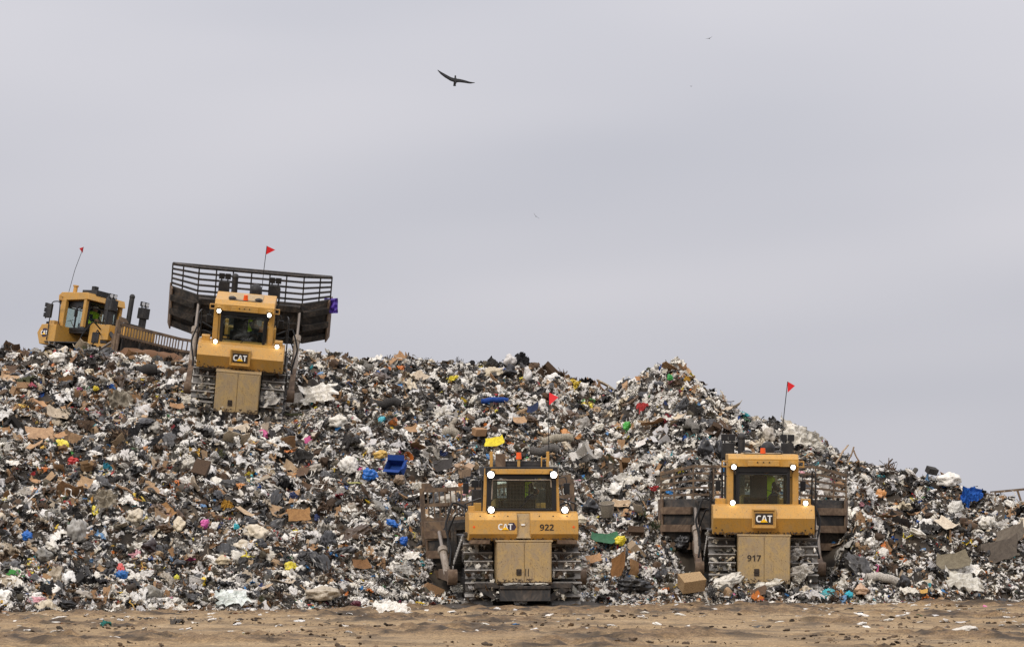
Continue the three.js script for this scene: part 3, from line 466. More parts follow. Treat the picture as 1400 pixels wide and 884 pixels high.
// operators: one seated body, cloned into each cab
{
  const J = { hip: [0, .1, 0], chest: [0, .42, .02], neck: [0, .62, .0], head: [0, .78, -.03], shL: [-.19, .55, .0], shR: [.19, .55, .0], elL: [-.27, .30, -.1], elR: [.27, .30, -.1], haL: [-.24, .26, -.34], haR: [.25, .28, -.34], kneeL: [-.12, .12, -.44], kneeR: [.12, .12, -.44], ankL: [-.13, -.28, -.50], ankR: [.13, -.28, -.50], toeL: [-.14, -.31, -.66], toeR: [.14, -.31, -.66], hL: [-.1, .08, 0], hR: [.1, .08, 0] };
  const bones = [['hip', 'chest', .15, .16], ['chest', 'neck', .15, .07], ['neck', 'head', .06, .08], ['head', 'head', .105, .105], ['shL', 'shR', .075, .075], ['shL', 'elL', .062, .05], ['shR', 'elR', .062, .05], ['elL', 'haL', .048, .034], ['elR', 'haR', .048, .034], ['hL', 'kneeL', .1, .07], ['hR', 'kneeR', .1, .07], ['kneeL', 'ankL', .068, .045], ['kneeR', 'ankR', .068, .045], ['ankL', 'toeL', .05, .04], ['ankR', 'toeR', .05, .04]];
  for (const [h, s] of [['haL', -1], ['haR', 1]]) for (let k = 0; k < 5; k++) { const b = J[h], q = h + k, e = q + 'e'; J[q] = k === 4 ? [b[0] - s * .03, b[1], b[2] - .01] : [b[0] + (k - 1.5) * .022, b[1], b[2] - .06]; J[e] = k === 4 ? [b[0] - s * .05, b[1] - .02, b[2] - .05] : [J[q][0], b[1] - .04, b[2] - .09 + Math.abs(k - 1.5) * .01]; bones.push([h, q, .03, .011], [q, e, .011, .009]); }
  const field = (list, grow, N) => {
    const mc = new MarchingCubes(N, M.cloth, false, false, 60000); mc.isolation = 0; const S = .72, cy = .25, cz = -.2;
    const P = list.map(([a, b, r0, r1]) => [J[a], J[b], r0 + grow, r1 + grow]);
    for (let k = 0; k < N; k++) for (let j = 0; j < N; j++) for (let i = 0; i < N; i++) {
      const x = (i - N / 2) / (N / 2) * S, y = (j - N / 2) / (N / 2) * S + cy, z = (k - N / 2) / (N / 2) * S + cz; let acc = 0;
      for (const [a, b, r0, r1] of P) { const dx = b[0] - a[0], dy = b[1] - a[1], dz = b[2] - a[2], L = dx * dx + dy * dy + dz * dz || 1e-9, t = clamp(((x - a[0]) * dx + (y - a[1]) * dy + (z - a[2]) * dz) / L, 0, 1); acc += Math.exp(-45 * (Math.hypot(x - a[0] - dx * t, y - a[1] - dy * t, z - a[2] - dz * t) - lerp(r0, r1, t))); }
      mc.field[i + j * N + k * N * N] = Math.log(acc + 1e-12) / 45;
    }
    mc.update(); const n = mc.count, g = new THREE.BufferGeometry();
    g.setAttribute('position', new THREE.BufferAttribute(mc.positionArray.slice(0, n * 3), 3)); g.setAttribute('normal', new THREE.BufferAttribute(mc.normalArray.slice(0, n * 3), 3));
    g.scale(S, S, S).translate(0, cy, cz); g.computeVertexNormals(); return g;
  };
  const body = field(bones, 0, 84), col = []; const p = body.attributes.position;
  for (let i = 0; i < p.count; i++) { const y = p.getY(i), z = p.getZ(i), x = p.getX(i); const skin = y > .64 || (z < -.31 && y > .16 && Math.abs(x) > .17); const c = skin ? M.skin.color : z < -.46 && y < -.2 ? M.seat.color : M.cloth.color; col.push(c.r, c.g, c.b); }
  body.setAttribute('color', new THREE.Float32BufferAttribute(col, 3));
  const face = []; // nose, ears, eye sockets are small swellings of the head
  face.push(new THREE.SphereGeometry(.018, 8, 6).scale(.8, 1.3, 1).translate(0, .775, -.14), new THREE.SphereGeometry(.02, 8, 6).scale(.5, 1.3, .9).translate(-.105, .78, -.02), new THREE.SphereGeometry(.02, 8, 6).scale(.5, 1.3, .9).translate(.105, .78, -.02));
  for (const f of face) { const c = new Float32Array(f.attributes.position.count * 3); for (let i = 0; i < c.length; i += 3) { c[i] = M.skin.color.r; c[i + 1] = M.skin.color.g; c[i + 2] = M.skin.color.b; } f.setAttribute('color', new THREE.BufferAttribute(c, 3)); }
  const bg = mergeGeometries([clean(body), ...face.map((f) => { f = clean(f); f.deleteAttribute('uv'); return f; })]);
  const person = new THREE.Group(); person.name = 'person';
  const bm = shade(new THREE.Mesh(bg, std({ vertexColors: true, roughness: .8 }))); bm.name = 'body'; person.add(bm);
  const vest = part('safety_vest', field(bones.filter(([a]) => ['hip', 'chest', 'shL'].includes(a)).slice(0, 3), .022, 48), M.hivis, person);
  part('cap', [new THREE.SphereGeometry(.118, 18, 8, 0, Math.PI * 2, 0, Math.PI * .5).translate(0, .80, -.03), new THREE.CylinderGeometry(.1, .1, .012, 16, 1, false, 0, Math.PI).rotateY(Math.PI / 2).translate(0, .81, -.1)], M.white, person);
  for (const f of [[-.04], [.04]]) part('eye', new THREE.SphereGeometry(.012, 8, 6).translate(f[0], .80, -.122), M.seat, person);
  const put = (pose, x, y, z, turn, label) => { const q = person.clone(); q.name = numbered('person'); scene.add(q); const m = pose.matrix.clone().multiply(new THREE.Matrix4().makeTranslation(x, y, z)).multiply(new THREE.Matrix4().makeRotationY(turn)); q.applyMatrix4(m); tag(q, label, 'person', 'dozer operators'); };
  put(POSES.middle, .08, 2.54, .6, -.5, 'operator in yellow green vest seated in the wide black cab of dozer 922');
  put(POSES.right, .1, 2.52, .6, -.4, 'operator in yellow green vest seated in the cab of dozer 917');
  put(POSES.high, .1, 2.52, .6, -1.2, 'operator in yellow green vest in the dozer with the raised blade');
  put(POSES.far, -.1, 2.52, .5, .2, 'operator in yellow green vest seated in the dozer behind the crest');
}
//@@TRASH@@
// ---------------------------------------------------------------- rubbish: shapes about one metre across, shared by all copies
const ridge = (v) => 1 - 2 * Math.abs(v);
function lumpy(seed, f, amp, sx, sy, sz, detail = 6, rid = .5, knot = false) { // blown, squashed or crumpled bag
  const g = mergeVertices(clean(new THREE.IcosahedronGeometry(.5, detail)).deleteAttribute('uv').deleteAttribute('normal'), 1e-4), p = g.attributes.position;
  for (let i = 0; i < p.count; i++) {
    const x = p.getX(i), y = p.getY(i), z = p.getZ(i), a = n3(x * f + seed, y * f, z * f), b = n3(x * f * 2.3, y * f * 2.3 + seed, z * f * 2.3), c = n3(x * f * 5, y * f * 5, z * f * 5 + seed), w = n3(x * 1.6, y * 1.6 + seed * 2, z * 1.6);
    let k = 1 + .35 * w + amp * (lerp(a, ridge(a), rid) + .6 * lerp(b, ridge(b), rid) + .35 * ridge(c));
    k = Math.max(k, .25);
    let Y = y * k * sy; if (knot && y > .32) Y += (y - .32) * 1.6;
    p.setXYZ(i, x * k * sx * (knot && y > .4 ? .5 : 1), Y, z * k * sz);
  }
  g.computeVertexNormals(); return boxUV(g);
}
function sheet(seed, sx, sz, amp, f, n = 16, curl = .3, thick = 0, fine = 1) { // torn film, paper, rag: a rumpled sheet with a ragged outline
  const g = new THREE.PlaneGeometry(1, 1, n, n).rotateX(-Math.PI / 2), p = g.attributes.position;
  for (let i = 0; i < p.count; i++) {
    let x = p.getX(i), z = p.getZ(i); const r = Math.max(Math.abs(x), Math.abs(z)) * 2, an = Math.atan2(z, x), k = 1 + .32 * n2(Math.cos(an) * 1.3 + seed, Math.sin(an) * 1.3) * r + .06 * fine * n2(Math.cos(an) * 4 + seed, Math.sin(an) * 4) * r;
    x *= k; z *= k;
    const a = n2(x * f + seed, z * f), b = n2(x * f * 2.4, z * f * 2.4 + seed), c = n2(x * f * 5.5 + seed, z * f * 5.5);
    const y = amp * (ridge(a) + .6 * fine * ridge(b) + .3 * fine * c) - curl * (x * x - .2) * (.5 + n2(seed, 3)) + curl * .7 * x * z * 2;
    p.setXYZ(i, (x + .07 * fine * b) * sx, y, (z + .10 * n2(x * f + 7, z * f + seed)) * sz);
  }
  g.computeVertexNormals();
  return boxUV(thick ? thicken(g, thick) : g);
}
function thicken(g, t) { const a = g.toNonIndexed(), b = a.clone(), p = b.attributes.position, n = b.attributes.normal; for (let i = 0; i < p.count; i++) p.setXYZ(i, p.getX(i) - n.getX(i) * t, p.getY(i) - n.getY(i) * t, p.getZ(i) - n.getZ(i) * t); for (let i = 0; i < p.count; i += 3) { const q = [0, 1, 2].map((k) => [p.getX(i + 1 + (k === 1 ? 1 : 0)), 0]); const x = p.getX(i + 1), y = p.getY(i + 1), z = p.getZ(i + 1); p.setXYZ(i + 1, p.getX(i + 2), p.getY(i + 2), p.getZ(i + 2)); p.setXYZ(i + 2, x, y, z); void q; } const m = mergeGeometries([clean(a), clean(b)]); m.computeVertexNormals(); return m; }
function board(seed, sx, sz, fold, thick = .02, ragged = .12) { // cardboard or panel: flat faces, one or two folds, torn corners
  const rr = mulberry(seed * 977 + 3), nx = 5, nz = 3, P = [], I = [], f1 = (rr() - .5) * .5, f2 = (rr() - .5) * .6;
  for (let k = 0; k < 2; k++) for (let j = 0; j <= nz; j++) for (let i = 0; i <= nx; i++) {
    let x = i / nx - .5, z = j / nz - .5; const e = (i === 0 || i === nx ? 1 : 0) + (j === 0 || j === nz ? 1 : 0);
    const q = mulberry(seed * 31 + i * 7 + j * 131); x += (q() - .5) * ragged * (e ? 1 : .6) * (e > 1 ? 2 : 1); z += (q() - .5) * ragged * (e > 1 ? 2 : 1);
    const y = fold * Math.abs(x - f1) + fold * .4 * Math.max(0, z - f2) * 2 + .03 * (q() - .5);
    P.push(x * sx, y - k * thick, z * sz);
  }
  const w = nx + 1, off = w * (nz + 1);
  for (let j = 0; j < nz; j++) for (let i = 0; i < nx; i++) { const a = j * w + i; I.push(a, a + w, a + 1, a + 1, a + w, a + w + 1); I.push(off + a, off + a + 1, off + a + w, off + a + 1, off + a + w + 1, off + a + w); }
  const rim = []; for (let i = 0; i < nx; i++) rim.push([i, i + 1], [nz * w + i + 1, nz * w + i]); for (let j = 0; j < nz; j++) rim.push([(j + 1) * w, j * w], [j * w + nx, (j + 1) * w + nx]);
  for (const [a, b] of rim) I.push(a, b, off + b, a, off + b, off + a);
  const g = new THREE.BufferGeometry(); g.setAttribute('position', new THREE.Float32BufferAttribute(P, 3)); g.setIndex(I); const o = toCreasedNormals(g.toNonIndexed(), .5); return boxUV(o);
}
function ribbon(seed, wide, len = 1, wig = .3) { // strip of film, strapping, rag
  const n = 22, P = [], I = [];
  for (let i = 0; i <= n; i++) { const t = i / n - .5, x = t * len + .12 * n2(t * 3, seed), y = wig * .55 * n2(t * 2.6 + seed, 2) + .05 * n2(t * 9, seed), z = wig * n2(t * 2.2 + 9, seed), a = 1.6 * n2(t * 2, seed + 5), w = wide * (.6 + .5 * n2(t * 5, seed + 8)); P.push(x, y + Math.sin(a) * w, z + Math.cos(a) * w, x + .02, y + .05 * w, z, x, y - Math.sin(a) * w, z - Math.cos(a) * w); }
  for (let i = 0; i < n; i++) for (const k of [0, 1]) { const a = i * 3 + k; I.push(a, a + 1, a + 3, a + 1, a + 4, a + 3); }
  const g = new THREE.BufferGeometry(); g.setAttribute('position', new THREE.Float32BufferAttribute(P, 3)); g.setIndex(I); g.computeVertexNormals(); return boxUV(g);
}
function plank(seed, w, t) { const q = mulberry(seed + 99), g = new THREE.BoxGeometry(1, t, w, 6, 1, 1), p = g.attributes.position; for (let i = 0; i < p.count; i++) { const x = p.getX(i); p.setXYZ(i, x + (Math.abs(x) > .49 ? (n2(p.getZ(i) * 30 + seed, p.getY(i) * 40) * .04) : 0), p.getY(i) + .04 * n2(x * 1.4, seed), p.getZ(i) + .03 * n2(x * 1.2, seed + 4)); } g.computeVertexNormals(); void q; return boxUV(g); }
function roll(seed, r, bend = .1, ends = true) { // rolled carpet, foam or pipe
  const pts = []; for (let i = 0; i <= 5; i++) pts.push(V((i / 5 - .5), bend * n2(i * .4, seed), bend * n2(i * .4 + 9, seed)));
  const g = new THREE.TubeGeometry(new THREE.CatmullRomCurve3(pts), 20, r, 12), p = g.attributes.position;
  for (let i = 0; i < p.count; i++) { const k = .1 * n3(p.getX(i) * 5, p.getY(i) * 9, p.getZ(i) * 9 + seed); p.setY(i, p.getY(i) * (1 + k) + k * .05); }
  g.computeVertexNormals(); const caps = [pts[0], pts[5]].map((c, k) => new THREE.SphereGeometry(r * .96, 10, 6).scale(.25, 1, 1).translate(c.x, c.y, c.z)); void ends;
  return merged([g, ...caps]);
}
function bottle() { return boxUV(clean(new THREE.LatheGeometry([[.001, -.5], [.15, -.5], [.165, -.46], [.165, -.1], [.15, -.05], [.165, .0], [.165, .16], [.1, .32], [.055, .38], [.055, .46], [.001, .46]].map(([x, y]) => new THREE.Vector2(x, y)), 14).rotateZ(1.4))); }
function carton(seed, open = 1) { const t = .02, o = [bx(1, t, .7, 0, -.3, 0, 0, 0, 0, .004), bx(1, .6, t, 0, 0, .35, 0, 0, 0, .004), bx(1, .6, t, 0, 0, -.35, 0, 0, 0, .004), bx(t, .6, .7, .5, 0, 0, 0, 0, 0, .004), bx(t, .6, .7, -.5, 0, 0, 0, 0, 0, .004)]; if (open) o.push(bx(1, t, .34, 0, .36, .48, -.5, 0, 0, .004), bx(1, t, .34, 0, .38, -.46, .7, 0, 0, .004), bx(.3, t, .66, .62, .36, 0, 0, 0, .5, .004)); else o.push(bx(1.01, t, .71, 0, .3, 0, 0, 0, 0, .004)); const g = merged(o), p = g.attributes.position; for (let i = 0; i < p.count; i++) { const y = p.getY(i), x = p.getX(i), z = p.getZ(i); p.setXYZ(i, x + y * .18 * n2(seed, 1) + .05 * n3(x * 2, y * 2, z * 2 + seed), y + .05 * n3(x * 2 + seed, y * 2, z * 2), z + y * .2 * n2(seed, 4)); } g.computeVertexNormals(); return g; }
function bucket() { return boxUV(clean(new THREE.LatheGeometry([[.001, -.4], [.33, -.4], [.42, .4], [.45, .4], [.45, .36], [.40, .36], [.31, -.36], [.001, -.36]].map(([x, y]) => new THREE.Vector2(x, y)), 18))); }
function tuft(seed, n, len, w) { // tangled stalks, torn roots, shredded fibre
  const q = mulberry(seed + 500), gs = [];
  for (let i = 0; i < n; i++) { const a = q() * 6.28, e = q() * 1.5 - .15, l = len * (.4 + q() * .8), d = V(Math.cos(a) * Math.cos(e), Math.sin(e), Math.sin(a) * Math.cos(e)), s = V(q() - .5, (q() - .5) * .4, q() - .5).multiplyScalar(.5), g = new THREE.PlaneGeometry(l, w * (.5 + q()), 2, 1), p = g.attributes.position; for (let k = 0; k < p.count; k++) p.setZ(k, .12 * l * Math.cos(p.getX(k) / l * 3)); g.rotateX(q() * 6); g.applyQuaternion(new THREE.Quaternion().setFromUnitVectors(V(1, 0, 0), d)); g.translate(s.x + d.x * l * .4, s.y + d.y * l * .4, s.z + d.z * l * .4); gs.push(clean(g)); }
  const g = mergeGeometries(gs); g.computeVertexNormals(); return boxUV(g);
}
const SH = {
  bag: [1, 2, 3, 4].map((s) => lumpy(s * 3.7, 2.6, .17, 1, .62 + .1 * (s % 2), .8, 7, .75, s === 2)),
  wad: [1, 2, 3, 4].map((s) => lumpy(s * 7.1 + 50, 2.9, .30, 1.15, .5, .7, 7, .95)),
  tight: [1, 2].map((s) => lumpy(s * 5.3 + 80, 1.7, .10, 1, .85, .9, 7, .5, s === 1)),
  film: [1, 2, 3, 4, 5].map((s) => sheet(s * 11.3, 1.1, .7, .15, 1.9, 22, .45, 0, .75)),
  drape: [1, 2, 3].map((s) => sheet(s * 17.7, 1.3, .8, .13, 1.9, 26, .25, 0, .55)),
  paper: [1, 2, 3].map((s) => sheet(s * 23.9, 1, .7, .05, 1.7, 8, .35)),
  board: [1, 2, 3, 4, 5].map((s) => board(s, 1.1, .7, .15 + .18 * (s % 3))),
  strip: [1, 2, 3, 4].map((s) => ribbon(s * 13.3, .05 + .025 * (s % 3))),
  rag: [1, 2, 3].map((s) => sheet(s * 31.7, 1, .85, .19, 1.7, 22, .6, 0, .7)),
  plank: [1, 2, 3].map((s) => plank(s * 3, .10 + .03 * s, .035)),
  stick: [1, 2].map((s) => plank(s * 9, .03, .03)),
  roll: [1, 2, 3].map((s) => roll(s * 4, .10 + .02 * s, .10)),
  bottle: [bottle()], carton: [1, 2, 3].map((s) => carton(s, s < 3)), bucket: [bucket()],
  tuft: [1, 2, 3].map((s) => tuft(s, 46, .55, .05)), chunk: [1, 2, 3].map((s) => lumpy(s * 9.9 + 120, 2.2, .22, 1, .7, .85, 3, .6)),
};
// dirt smears and creased print that break up each piece; the copy's own colour multiplies it
const grime = tex(512, 1, (u, v) => { const a = tn(u, v, 9, 4), b = tn(u, v, 30, 6), c = tn(u, v, 90, 8); let q = 1; if (a + b * .7 + c * .4 > .75) q = .68; if (b + c * .7 > 1.05) q = .42; q *= 1 + .06 * c; return [q, q * .975, q * .93]; });
const fibre = tex(256, .6, (u, v) => { const q = .85 + .16 * tn(u, v, 16, 14) + .12 * tn(u, v, 70, 17) - (tn(u, v, 24, 19) > .62 ? .3 : 0); return [q, q * .98, q * .95]; });
const TM = {
  film: std({ map: grime, roughness: .34, side: THREE.DoubleSide }),
  matte: std({ map: fibre, roughness: .95, side: THREE.DoubleSide }),
  board: std({ map: tex(512, 1.3, (u, v) => { const a = tn(u, v, 7, 33) + tn(u, v, 22, 35) * .7, b = tn(u, v, 60, 37); let q = .92 + .1 * b; q *= 1 + .10 * a; if (tn(u, v, 26, 41) + b * .8 > .95) q *= .62; return [q, q * .97, q * .93]; }), roughness: .9, side: THREE.DoubleSide }),
  gloss: std({ map: fibre, roughness: .32, side: THREE.DoubleSide }),
};
const matOf = { bag: 'film', wad: 'film', tight: 'gloss', film: 'film', drape: 'film', paper: 'matte', board: 'board', strip: 'film', rag: 'matte', plank: 'matte', stick: 'matte', roll: 'matte', bottle: 'gloss', carton: 'matte', bucket: 'gloss', tuft: 'matte', chunk: 'matte' };
const tinted = new Map();
function tint(kind, c) { const key = matOf[kind] + c.map((v) => Math.round(v * 24)).join(); if (!tinted.has(key)) { const m = TM[matOf[kind]].clone(); m.color.setRGB(...c); tinted.set(key, m); } return tinted.get(key); }
const PAL = {
  white: [[.83, .83, .82], [.80, .80, .81], [.76, .75, .72], [.84, .84, .85], [.72, .73, .76]],
  grey: [[.40, .39, .37], [.32, .31, .29], [.48, .46, .42], [.22, .215, .20], [.36, .33, .29]],
  black: [[.022, .022, .024], [.035, .034, .034], [.016, .016, .018], [.05, .048, .046]],
  tan: [[.42, .27, .15], [.36, .22, .115], [.47, .33, .20], [.30, .18, .09], [.52, .40, .27]],
  brown: [[.11, .068, .04], [.075, .048, .03], [.15, .10, .065], [.06, .045, .032]],
  olive: [[.085, .075, .052], [.12, .105, .075], [.055, .05, .036], [.10, .097, .085]],
  cream: [[.62, .55, .43], [.55, .48, .38], [.66, .60, .50]],
  blue: [[.02, .10, .42], [.03, .20, .52], [.14, .30, .56], [.03, .05, .16]], teal: [[.03, .30, .36], [.06, .42, .50]],
  red: [[.45, .03, .035], [.55, .08, .07], [.22, .02, .03]], pink: [[.62, .12, .32], [.60, .30, .36]],
  yellow: [[.68, .50, .04], [.72, .62, .06], [.6, .38, .06]], green: [[.04, .26, .07], [.10, .42, .10], [.05, .14, .06]], orange: [[.62, .20, .04], [.55, .26, .09]], purple: [[.16, .10, .34], [.2, .18, .42]],
};
const accents = ['blue', 'blue', 'blue', 'teal', 'red', 'red', 'pink', 'yellow', 'yellow', 'green', 'orange', 'orange', 'orange', 'blue', 'yellow'];
const shadeOf = (name) => { const c = pick(PAL[name]), k = R(.86, 1.08); return c.map((v) => Math.min(.85, v * k)); };
function clear(x, d, margin = 0) { // is this spot free of the machines?
  for (const m of beds) { const [lx, lz] = bedAt(m, x, -d); if (Math.abs(lx) < 1.5 + margin && lz > -3.0 - margin && lz < 2.35 + margin) return false; if (Math.abs(lx) < (m.key === 'middle' ? 2.1 : 2.7) && lz > -3.5 - margin && lz < -2.6 + margin) return false; }
  return true;
}
function slopeNormal(x, d) { const e = .35, hx = height(x + e, d) - height(x - e, d), hd = height(x, d + e) - height(x, d - e); return V(-hx / (2 * e), 1, hd / (2 * e)).normalize(); }
const qA = new THREE.Quaternion(), qB = new THREE.Quaternion(), UP = V(0, 1, 0);
function lay(x, d, tilt) { qA.setFromUnitVectors(UP, slopeNormal(x, d)); qB.setFromEuler(new THREE.Euler(R(-tilt, tilt), R(0, 6.283), R(-tilt, tilt), 'XZY')); return qA.clone().multiply(qB); }
const seenPx = (x, d) => 700 + x / d * F;
// what lies where: pale film on the right-hand mound, board at upper left, dark compost in drifts
function mixAt(x, d) {
  const s = clamp((d - toeD(x)) / (crestD(x) - toeD(x)), 0, 1.2), w = n2(x * .22 + 3, d * .13), mound = sstep(x, 2.6, 4.2) * (1 - sstep(x, 7.5, 9)) * sstep(s, .25, .5);
  const dark = clamp(.38 + .26 * n2(x * .33 + 30, d * .2) + .14 * m2(x * 1.1, d * .7) - .15 * mound, .12, .7), cardboard = clamp(.085 + .10 * n2(x * .3 + 70, d * .2) + (x < -10 ? .08 * sstep(s, .3, .6) : 0), .015, .25);
  return { dark, cardboard, white: .44 + .13 * w + .26 * mound, accent: .042 + .025 * n2(x * .9, d * .7) };
}
function colourAt(x, d) {
  const m = mixAt(x, d); let r = rnd();
  if ((r -= m.accent) < 0) return pick(accents);
  if ((r -= m.dark * .55) < 0) return 'black'; if ((r -= m.dark * .45) < 0) return rnd() < .6 ? 'brown' : 'olive';
  if ((r -= m.cardboard) < 0) return 'tan'; if ((r -= m.white) < 0) return 'white';
  const q = rnd(); return q < .55 ? 'grey' : q < .72 ? 'cream' : q < .84 ? 'brown' : q < .92 ? 'tan' : 'olive';
}

// ---- pieces one can pick out, anonymous kinds first
const colourWord = { white: 'white', grey: 'grey', black: 'black', tan: 'tan', brown: 'brown', olive: 'olive', cream: 'cream', blue: 'blue', teal: 'teal', red: 'red', pink: 'pink', yellow: 'yellow', green: 'green', orange: 'orange', purple: 'purple' };
function placeName(x, d) { const px = seenPx(x, d), s = (d - toeD(x)) / (crestD(x) - toeD(x)); if (px > 1125) return s < .35 ? 'at the foot of the low right flank' : 'on the low right flank'; if (px > 840) return s > .45 ? 'on the pointed right mound' : 'around dozer 917'; if (px > 575) return s > .8 ? 'along the crest above dozer 922' : s > .3 ? 'on the slope above dozer 922' : 'around dozer 922'; if (px > 240) return s > .75 ? 'beside the highest dozer' : s > .3 ? 'on the slope below the highest dozer' : 'at the foot below the highest dozer'; return s > .75 ? 'below the dozer behind the crest' : s > .3 ? 'on the far left slope' : 'at the far left foot'; }
const spots = [];
function spot(minGap) { for (let t = 0; t < 60; t++) { const d = 98 + 50 * rnd(), x = R(-1, 1) * (d * .1228 + .5); if (d < toeD(x) || d > crestD(x) + .3 || !clear(x, d, .35)) continue; if (heroes.some(([hx, hd, , w]) => Math.abs(x - hx) < w * .5 + minGap * .75 && d > hd - 3.2 && d < hd + .3)) continue; if (spots.some(([a, b, g]) => Math.hypot(a - x, (b - d) * .35) < (minGap + g) * .5)) continue; spots.push([x, d, minGap]); return [x, d]; } return null; }
function single(name, shape, colour, x, y, d, q, size, label, category, group, variant) {
  const geo = variant === undefined ? pick(SH[shape]) : SH[shape][variant % SH[shape].length], m = shade(new THREE.Mesh(geo, tint(shape, colour)));
  m.name = numbered(name); m.position.set(x, y, -d); m.quaternion.copy(q); Array.isArray(size) ? m.scale.set(...size) : m.scale.setScalar(size); scene.add(m); return tag(m, label, category, group);
}
// ---- the pieces that stand out, each with its own words
const heroes = [];
function hero(px, py, wpx, hpx, shape, colour, rot, name, cat, short, label, o = {}) {
  const h = hit(px, py + hpx * .42), k = h.d / F, w = wpx * k, t = hpx * k, q = new THREE.Quaternion().setFromEuler(new THREE.Euler(rot[0], rot[1], rot[2] ?? 0, 'YXZ'));
  const geo = o.geo ?? SH[shape][(o.v ?? 0) % SH[shape].length]; geo.computeBoundingBox(); const b = geo.boundingBox.getSize(V());
  const box = geo.boundingBox.clone().applyMatrix4(new THREE.Matrix4().makeRotationFromQuaternion(q)).getSize(V()), s = o.flat ? w / b.x : Math.min(w / box.x, 1.5 * t / box.y), sy = o.stretch ?? 1;
  h.d -= .25; h.x = (px - 700) / F * h.d; const lump = ['tight', 'bag', 'wad', 'rag', 'drape'].includes(shape) && !o.flat, S = lump ? [w / box.x, (shape === 'rag' || shape === 'drape') ? w / box.x : Math.max(t / box.y * 1.15, .4 * w / box.x), w / box.x] : shape === 'roll' ? [w / b.x, Math.min(t, w * .6) / b.y, Math.min(t, w * .6) / b.z] : [s, s * sy, s * (o.deep ?? 1)]; const m = single(name, shape in SH ? shape : 'board', colour, h.x, EYE + (HORIZON - py) / F * h.d + t * (o.up ?? .04), h.d, q, S, label, cat, null, o.v ?? 0);
  if (o.geo) m.geometry = o.geo; if (o.mat) m.material = o.mat;
  heroes.push([h.x, h.d, short, w]); spots.push([h.x, h.d, w * .9], [h.x, h.d - w * 1.1, w * .8], [h.x, h.d - w * 2.2, w * .6]); return m;
}
const WH = [.82, .82, .82], OW = [.72, .71, .68], GR = [.40, .40, .40], BK = [.02, .02, .022], CB = [.46, .28, .15], CB2 = [.36, .21, .09], BL = [.012, .07, .36], BB = [.02, .16, .62], YE = [.78, .66, .04], RD = [.55, .04, .04];
hero(697, 494, 24, 15, 'tight', WH, [0, .3], 'white_balloon_bag', 'bag', 'the white ball on the crest', 'smooth white ball-like bag on top of the crest', { v: 1, stretch: .75 });
hero(722, 515, 19, 19, 'tight', WH, [0, 1.2], 'white_balloon_bag', 'bag', 'the round white bag', 'round white stuffed bag just below the crest ball', { v: 1 });
hero(697, 509, 26, 16, 'tight', BK, [0, .8], 'black_sack', 'sack', 'the black crest sack', 'black sack between the two white balls on the crest', { v: 0 });
hero(676, 548, 38, 10, 'roll', BL, [0, .1, .05], 'blue_roll', 'roll', 'the dark blue roll', 'dark blue roll lying level below the crest', { v: 1, flat: 1 });
hero(730, 560, 22, 19, 'board', [.02, .035, .10], [1.1, .2, .6], 'navy_board', 'panel', 'the navy panel', 'navy panel tilted on the slope right of the blue roll', { v: 1 });
hero(677, 606, 30, 18, 'board', YE, [.95, .1, .35], 'yellow_sheet', 'sheet', 'the yellow sheet', 'bright yellow flat sheet lying above dozer 922', { v: 0 });
hero(655, 591, 22, 18, 'carton', CB, [.25, .5], 'cardboard_box', 'box', 'the small tan box', 'small tan cardboard box left of the yellow sheet', { v: 2 });
hero(710, 576, 23, 15, 'board', [.48, .32, .19], [1.0, .4, .2], 'cardboard_flap', 'cardboard', 'the tan flap', 'tan cardboard flap below the navy panel', { v: 3 });
hero(541, 640, 42, 34, 'carton', BL, [.9, -.45, -.12], 'broken_blue_bin', 'bin', 'the broken blue bin', 'large broken dark blue bin lying on its side mid slope', { v: 0 });
hero(505, 649, 27, 17, 'wad', BB, [0, .3], 'blue_tarp_lump', 'tarp', 'the blue tarp lump', 'bright blue crumpled lump left of the broken blue bin', { v: 1, stretch: .8 });
hero(520, 622, 24, 12, 'bag', [.6, .40, .10], [0, .2, .1], 'mustard_bag', 'bag', 'the mustard bag', 'mustard yellow bag touching the top of the blue bin', { v: 0, stretch: .7 });
hero(546, 656, 24, 13, 'bag', [.26, .19, .13], [0, .9], 'brown_bag', 'bag', 'the brown bag', 'brown paper bag below the broken blue bin', { v: 3 });
hero(536, 716, 24, 18, 'wad', BB, [0, .1, -.5], 'blue_plastic_bag', 'bag', 'the trailing blue bag', 'bright blue crumpled bag left of dozer 922 upper piece', { v: 0 });
hero(552, 740, 17, 13, 'wad', [.015, .12, .55], [0, .8], 'blue_plastic_bag', 'bag', 'the lower blue bag', 'small blue wadded bag left of dozer 922 lower piece', { v: 2 });
hero(476, 636, 30, 24, 'wad', WH, [0, 0], 'white_plastic_heap', 'plastic film', 'the white plastic heap', 'bulging white crumpled film left of the blue tarp lump', { v: 3 });
hero(484, 660, 24, 9, 'plank', [.55, .56, .22], [.5, 0], 'pale_green_board', 'board', 'the pale green board', 'pale yellow green board below the blue tarp lump', { flat: 1 });
hero(606, 637, 32, 22, 'board', [.05, .047, .047], [1.0, -.2, .25], 'dark_board', 'board', 'the dark flat board', 'dark charcoal flat board up and left of dozer 922', { v: 2 });
hero(607, 592, 46, 17, 'roll', [.42, .39, .33], [0, .2, -.08], 'foam_roll', 'roll', 'the grey foam roll', 'long grey beige foam roll mid slope', { v: 2, flat: 1 });
hero(620, 580, 17, 24, 'roll', [.52, .48, .41], [0, .3, 1.1], 'foam_roll', 'roll', 'the upright foam end', 'upturned beige foam roll end beside the long roll', { v: 1 });
hero(763, 601, 44, 15, 'roll', [.40, .37, .30], [0, -.2, .14], 'beige_carpet_roll', 'roll', 'the beige carpet roll', 'beige carpet roll above and right of the yellow sheet', { v: 1, flat: 1 });
